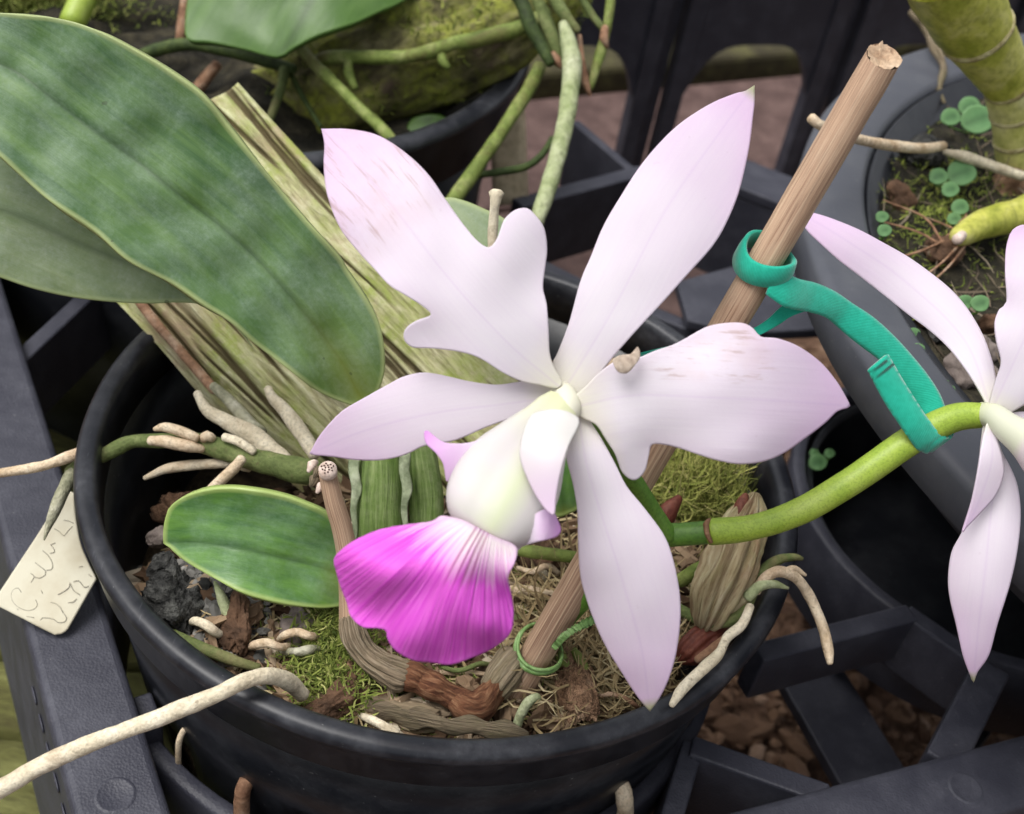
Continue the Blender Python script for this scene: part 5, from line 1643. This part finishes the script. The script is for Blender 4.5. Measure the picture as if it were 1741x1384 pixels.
rear = thing('rear_orchid', P(700, 120, 33.0), 'orchid mounted on the mossy log with broad leaf and dangling green roots', 'orchid')
sheet('leaf', [(473, 99), (420, 86), (361, 75), (322, 70), (318, 40), (322, 0), (330, -60), (380, -120), (520, -150), (700, -120), (760, -60), (690, 0), (640, 24), (600, 43), (542, 63), (500, 84)],
      [(640, -130, 31.0), (560, -40, 30.2), (480, 95, 29.6)], M['leaf_rear'], rear, g=12, cross=0.15, wob=0.2, seed=3, thick=0.2)


def rroot(pts, mt, **k):
    return tube('root', pts, M[mt], rear, seg=14, rough=0.13, step=0.2, rseed=random.uniform(0, 30), **k)


rroot([pr(505, 75, 31.2, 9), pr(530, 104, 31.0, 10), pr(575, 148, 30.6, 10), pr(615, 188, 30.2, 10), pr(650, 220, 29.8, 10), pr(690, 268, 29.4, 10)], 'root_lime')
rroot([pr(530, 108, 31.4, 9), pr(560, 98, 31.2, 12), pr(608, 97, 31.0, 12), pr(662, 98, 30.8, 12), pr(700, 95, 30.6, 11), pr(735, 87, 30.5, 13), pr(770, 74, 30.5, 12), pr(807, 68, 30.4, 14), pr(861, 54, 30.4, 14), pr(892, 44, 30.3, 13), pr(930, 20, 30.3, 12)], 'root_lime')
rroot([pr(595, 95, 31.0, 7), pr(592, 120, 30.9, 8), pr(604, 150, 30.8, 6)], 'root_lime')
rroot([pr(750, 92, 30.5, 7), pr(752, 104, 30.4, 8), pr(762, 115, 30.4, 5)], 'root_lime')
rroot([pr(918, 112, 30.6, 11), pr(900, 150, 30.3, 12), pr(879, 184, 30.0, 12), pr(836, 248, 29.4, 12), pr(800, 300, 29.0, 13), pr(764, 350, 28.6, 13)], 'root_lime')
rroot([pr(958, 40, 29.6, 8), pr(966, 72, 29.4, 14), pr(973, 108, 29.2, 17), pr(970, 150, 28.9, 16), pr(964, 195, 28.6, 15), pr(951, 253, 28.1, 15), pr(933, 318, 27.6, 14), pr(912, 378, 27.2, 14)], 'root_palegreen')['label'] = 'thick pale green root hanging down behind the flower'
rroot([pr(812, 298, 29.6, 6), pr(850, 292, 29.8, 6.5), pr(893, 284, 30.0, 6.5), pr(920, 265, 30.1, 6), pr(940, 235, 30.2, 6)], 'root_dark')
rroot([pr(860, -30, 29.9, 12), pr(885, 0, 29.9, 13), pr(900, 40, 29.8, 13), pr(915, 68, 29.8, 11), pr(936, 108, 29.7, 9)], 'root_dark')
rroot([pr(930, -30, 29.7, 11), pr(945, 0, 29.7, 11), pr(962, 28, 29.6, 10), pr(982, 52, 29.6, 7)], 'root_green')
rroot([pr(905, -20, 30.3, 10), pr(925, 30, 30.2, 12), pr(945, 80, 30.1, 12), pr(950, 110, 30.1, 8)], 'root_green')
rroot([pr(1040, -30, 30.2, 8), pr(1037, 10, 30.2, 8), pr(1031, 54, 30.2, 8)], 'root_lime')
rroot([pr(1031, 52, 30.2, 7), pr(1024, 80, 30.2, 9), pr(1012, 120, 30.1, 8), pr(1004, 150, 30.1, 5)], 'root_lime')
rroot([pr(980, -20, 30.2, 6), pr(1004, 22, 30.2, 7), pr(1026, 50, 30.2, 6)], 'root_green')
rroot([pr(985, 60, 29.9, 4), pr(990, 110, 29.9, 6), pr(996, 140, 29.9, 6), pr(1003, 162, 29.9, 3)], 'root_brown')
rroot([pr(1029, 46, 30.1, 6), pr(1027, 64, 30.0, 8), pr(1032, 80, 30.1, 4)], 'root_brown')
rroot([pr(940, 90, 29.9, 5), pr(947, 102, 29.8, 8), pr(954, 114, 29.8, 4)], 'root_brown')
rroot([pr(484, 118, 31.6, 9), pr(478, 150, 31.4, 8), pr(458, 205, 31.0, 7)], 'root_green')
rroot([pr(492, 120, 31.8, 5), pr(512, 160, 31.6, 5), pr(545, 215, 31.2, 4)], 'root_dark')
rroot([pr(240, 95, 32.6, 10), pr(270, 84, 32.4, 11), pr(320, 76, 32.2, 11), pr(380, 84, 32.0, 12), pr(455, 104, 31.8, 11), pr(500, 118, 31.6, 9)], 'root_dark')
rroot([pr(320, -20, 32.6, 10), pr(312, 30, 32.6, 10), pr(306, 70, 32.6, 8)], 'root_brown')
rroot([pr(330, 160, 32.8, 10), pr(352, 130, 32.6, 11), pr(370, 110, 32.6, 9)], 'root_brown')
tube('stem', [pr(150, -20, 33.2, 20), pr(136, 10, 33.0, 22), pr(122, 40, 32.8, 22)], M['stem_lime'], rear, rough=0.05)
sheet('leaf', [(690, 240), (700, 205), (735, 195), (760, 205), (765, 235), (730, 262), (700, 262)], [(735, 265, 31.8), (728, 200, 32.2)], M['leaf_rear'], rear, g=8, cross=0.3, thick=0.12)

# beige plant label standing behind the rear roots
tag(sheet('standing_label', [(838, 350), (832, 200), (893, 188), (899, 345)], [(868, 350, 36.2), (862, 190, 36.8)], M['label_beige'], None, g=16, thick=0.1, step=400), 'plain beige label standing behind the dangling green roots', 'label')

# --- black pot added in the second hole to make it read dark
ep = thing('added_dark_pot', (12.86, 6.03, -7.2), 'black pot added in the tray hole below the grey rim to darken it', 'pot')
v, f = lathe_geo([(3.7, -7.0), (4.30, -4.4), (4.42, -4.2), (4.55, -4.22), (4.57, -4.5), (4.35, -4.7), (3.85, -7.2), (0.2, -7.25)], 120, (12.86, 6.03, 0))
make('wall', v, f, M['pot'], ep)
v, f = lathe_geo([(0.05, -6.7), (3.78, -6.75)], 90, (12.86, 6.03, 0))
make('soil', v, f, M['pot'], ep)  # soil disc in black plastic colour, painting the hole's shade

# --- grey pot on the right
QZ = 3.0
QC = V(19.92, 6.06, QZ)
gp = thing('grey_pot', (QC.x, QC.y, -3.0), 'wide grey plastic pot with broad flat rim at the right', 'pot')
v, f = lathe_geo([(12.3, -2.4), (12.56, -0.25), (12.62, -0.06), (12.72, 0.0), (13.75, 0.06), (13.92, 0.02), (13.98, -0.10), (13.98, -0.75), (13.9, -0.82), (13.8, -0.76)], 220, QC)
make('rim', v, f, M['greypot'], gp, solid=0.06)
v, f = lathe_geo([(12.5, -0.12), (11.2, -2.0), (8.0, -5.0), (6.6, -5.95), (0.5, -5.98)], 120, QC)
make('wall', v, f, M['pot'], gp, solid=0.16)
vs, fs = [], []


def qmix(x, y):
    return QZ - 0.62 + 0.30 * noise.noise(V(x, y, 0) * 0.6) + 0.22 * noise.noise(V(x, y, 0) * 1.7) + 0.1 * noise.noise(V(x, y, 0) * 4)


for i in range(41):
    for j in range(90):
        r_ = 12.5 * i / 40; a_ = 2 * math.pi * j / 90
        x, y = QC.x + r_ * math.cos(a_), QC.y + r_ * math.sin(a_)
        vs.append(V(x, y, qmix(x, y)))
for i in range(40):
    for j in range(90):
        fs.append((i * 90 + j, i * 90 + (j + 1) % 90, (i + 1) * 90 + (j + 1) % 90, (i + 1) * 90 + j))
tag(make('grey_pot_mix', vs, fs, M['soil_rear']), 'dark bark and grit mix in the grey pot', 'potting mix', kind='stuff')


def place_q(rg):
    a_ = rg.uniform(0, 2 * math.pi); r_ = 12.0 * math.sqrt(rg.random())
    x, y = QC.x + r_ * math.cos(a_), QC.y + r_ * math.sin(a_)
    if x > 20: return None
    return V(x, y, qmix(x, y) + 0.03)


tag(strands('fine_roots', 1100, place_q, 1.7, 0.018, M['hair_dark'], 51, 0.35, 0.8, 6, None, clip=False), 'thin dry hair roots over the mix in the grey pot', 'hair roots', kind='stuff')
tag(strands('grey_pot_moss', 1500, lambda rg: (lambda q: V(q.x, q.y, qmix(q.x, q.y) + 0.05))(ZP(rg.gauss(1610, 60), rg.gauss(360, 60), 2.4)), 0.22, 0.016, M['moss_dark'], 52, 1.0, 0.9, 3, clip=False), 'short olive moss on the mix of the grey pot', 'moss', kind='stuff')
STN = [(1660, 602, 0.42, 'pebble', 'pinkish stone at the edge of the second flower in the grey pot'), (1640, 640, 0.46, 'pebble', 'grey pebble below the pinkish stone in the grey pot'), (1600, 560, 0.34, 'lava', 'black pebble beside the small round leaves at the grey rim'), (1570, 640, 0.30, 'pebble', 'tan pebble near the grey rim under the second flower sepal'), (1560, 540, 0.3, 'bark', 'bark crumb inside the grey rim above the teal strap'),
       (1700, 560, 0.4, 'bark', 'bark piece in the gap between the two petals of the second flower'), (1560, 280, 0.55, 'lava', 'dark crumbly lump under the pale twig in the grey pot'), (1600, 440, 0.45, 'bark', 'dark bark lump below the cut stem end in the grey pot'), (1530, 340, 0.4, 'bark', 'dark bark lump beside the twin seedling leaves'), (1690, 640, 0.35, 'pebble', 'small stone behind the base of the second flower')]
for k, (px, py, s_, mt, lb) in enumerate(STN):
    q = ZP(px, py, 2.4)
    v, f = rock_geo((q.x, q.y, qmix(q.x, q.y) + s_ * 0.3), (s_, s_ * 0.85, s_ * 0.65), 3, 0.3, 7.7 * k + 2, 1.3, 0.06)
    tag(make('pebble' if mt != 'bark' else 'bark_piece', v, f, M[mt]), lb, 'pebble' if mt != 'bark' else 'bark')

cane = thing('cane_orchid', ZP(1725, 300, 2.4), 'thick yellow green jointed cane growing in the grey pot', 'orchid')
dq = dep(ZP(1725, 300, 2.4))
ck = [(1600, -60, dq - 4.4, 74), (1640, 15, dq - 3.4, 68), (1662, 55, dq - 2.9, 60), (1690, 100, dq - 2.2, 50), (1714, 140, dq - 1.6, 42), (1722, 190, dq - 1.0, 37), (1724, 240, dq - 0.5, 33), (1727, 285, dq - 0.1, 30)]
segs = [(0, 2), (2, 4), (4, 5), (5, 6), (6, 7)]
for a_, b_ in segs:
    pts = [pr(*ck[i]) for i in range(a_, b_ + 1)]
    o = tube('cane_joint', pts, M['cane_lime' if a_ < 4 else 'cane_pale'], cane, seg=28, step=0.15, rough=0.04, cap=False)
    q, r_ = pts[-1]
    tt = (pts[-1][0] - pts[-2][0]).normalized()
    v, f, aa = tube_geo([(q - tt * 0.06, r_ * 1.02), (q, r_ * 1.055), (q + tt * 0.06, r_ * 1.02)], 28, 0.03, 0.03)
    make('node_ring', v, f, M['cane_ring'], o, aa)
tube('cane_joint', [zr(1800, 330, 3.0, 30), zr(1741, 362, 3.0, 28), zr(1700, 372, 3.0, 27)], M['cane_lime'], cane, seg=24, rough=0.04)
tube('cane_joint', [zr(1706, 371, 3.0, 28), zr(1670, 382, 3.0, 25), zr(1638, 398, 3.0, 20), zr(1628, 404, 3.0, 15)], M['cane_lime'], cane, seg=24, rough=0.05)['label'] = 'short cut side shoot'
tube('cut_tip', [zr(1636, 400, 3.15, 8), zr(1628, 407, 3.25, 10)], M['cut_pale'], cane, rough=0.05)
tube('dry_node', [zr(1655, 372, 2.9, 6), zr(1640, 385, 2.95, 13), zr(1618, 412, 2.8, 10), zr(1600, 425, 2.6, 6)], M['root_brown'], cane, rough=0.3)
tube('root', [pr(1378, 200, dq - 5.3, 9), pr(1400, 216, dq - 5.2, 9), pr(1460, 237, dq - 4.2, 9), pr(1520, 248, dq - 3.2, 9.5), pr(1570, 252, dq - 2.4, 9), pr(1604, 248, dq - 1.8, 8)], M['root_cream'], cane, rough=0.08)['label'] = 'pale straight twig like root pointing over the grey rim'
tube('dry_sheath', [pr(1606, 258, dq - 1.6, 5), pr(1640, 267, dq - 1.4, 10), pr(1680, 280, dq - 1.2, 9), pr(1740, 300, dq - 1.1, 8)], M['stub'], cane, rough=0.2, ribs=7, ribamp=0.1)
tube('dry_node', [pr(1722, 300, dq - 0.4, 28), pr(1712, 325, dq - 0.4, 30), pr(1700, 345, dq - 0.5, 20)], M['coir'], cane, rough=0.25)
for k in range(9):
    rg = random.Random(100 + k)
    x, y = rg.uniform(1590, 1650), rg.uniform(395, 420)
    a_ = rg.uniform(0.4, 2.8)
    L = rg.uniform(50, 130)
    tube('hair_root', [zr(x, y, 2.8, 2.2), zr(x + math.cos(a_) * L * 0.5 + rg.uniform(-12, 12), y + math.sin(a_) * L * 0.5 * (1 if k % 2 else -0.9), 2.85, 2), zr(x + math.cos(a_) * L - 30, y + math.sin(a_) * L * (1 if k % 2 else -0.8), 2.6, 1.4)], M['root_brown'], cane, seg=6, step=0.2)
# withered root strand at the top of the grey rim
tag(tube('withered_strand', [pr(1548, 20, dq + 3.0, 6), pr(1575, 45, dq + 3.0, 10), pr(1590, 80, dq + 2.6, 9), pr(1604, 115, dq + 2.2, 7), pr(1596, 150, dq + 2.0, 6), pr(1606, 175, dq + 1.8, 3)], M['sheath'], None, rough=0.35), 'grey withered root hanging over the top of the grey rim', 'dry root')

SEED = [
    ([(1661, 203, 28), (1648, 181, 19), (1616, 199, 17)], 2.75, 'three leaved round seedling beside the thick cane'),
    ([(1634, 294, 25), (1595, 300, 16), (1615, 322, 15)], 2.75, 'round leaved seedling below the pale twig'),
    ([(1499, 369, 11), (1503, 392, 12)], 2.75, 'tiny twin leaf seedling at the inner wall of the grey pot'),
    ([(1552, 568, 12), (1559, 595, 13)], 2.75, 'pale twin leaf seedling between the grey rim and the flower sepal'),
    ([(1640, 514, 14), (1666, 516, 16)], 2.75, 'seedling peeping above the upper sepal of the second flower'),
    ([(1614, 664, 10), (1606, 652, 7)], 2.75, 'smallest seedling near the base of the second flower'),
    ([(1632, 352, 15), (1622, 372, 12)], 2.75, 'shaded seedling just above the cut side shoot'),
    ([(1390, 786, 16), (1410, 771, 9), (1384, 770, 8)], -4.2, 'seedling down in the dark gap left of the flower stalk'),
    ([(1726, 1132, 12), (1742, 1146, 10)], -4.4, 'seedling in the dark gap at the far right edge'),
]
for k, (lv, z, lb) in enumerate(SEED):
    q0 = ZP(lv[0][0], lv[0][1], z)
    s_ = thing('seedling', q0 - V(0, 0, 0.3), lb, 'seedling', 'round leaved weed seedlings')
    for i, (x, y, r_) in enumerate(lv):
        q = ZP(x, y, z + 0.12 + 0.06 * i)
        d0 = dep(q)
        ol = [(x + r_ * math.cos(t_) * (1 + 0.06 * math.sin(3 * t_ + k)), y + r_ * 0.88 * math.sin(t_)) for t_ in [2 * math.pi * j / 14 for j in range(14)]]
        sheet('leaf', ol, [(x - r_, y + r_ * 0.4, d0), (x, y, d0 - 0.03), (x + r_, y - r_ * 0.4, d0 + 0.05)], M['leaf_seed'], s_, g=max(3, r_ * 0.33), cross=-0.5, thick=0.04)
        tube('stalk', [(q + V(0, 0, -0.03), 0.02), (q + V(0.05, 0.05, -0.25), 0.022), (q0 + V(0, 0.1, -0.45), 0.025)], M['stem_green'], s_, seg=6, step=0.1)
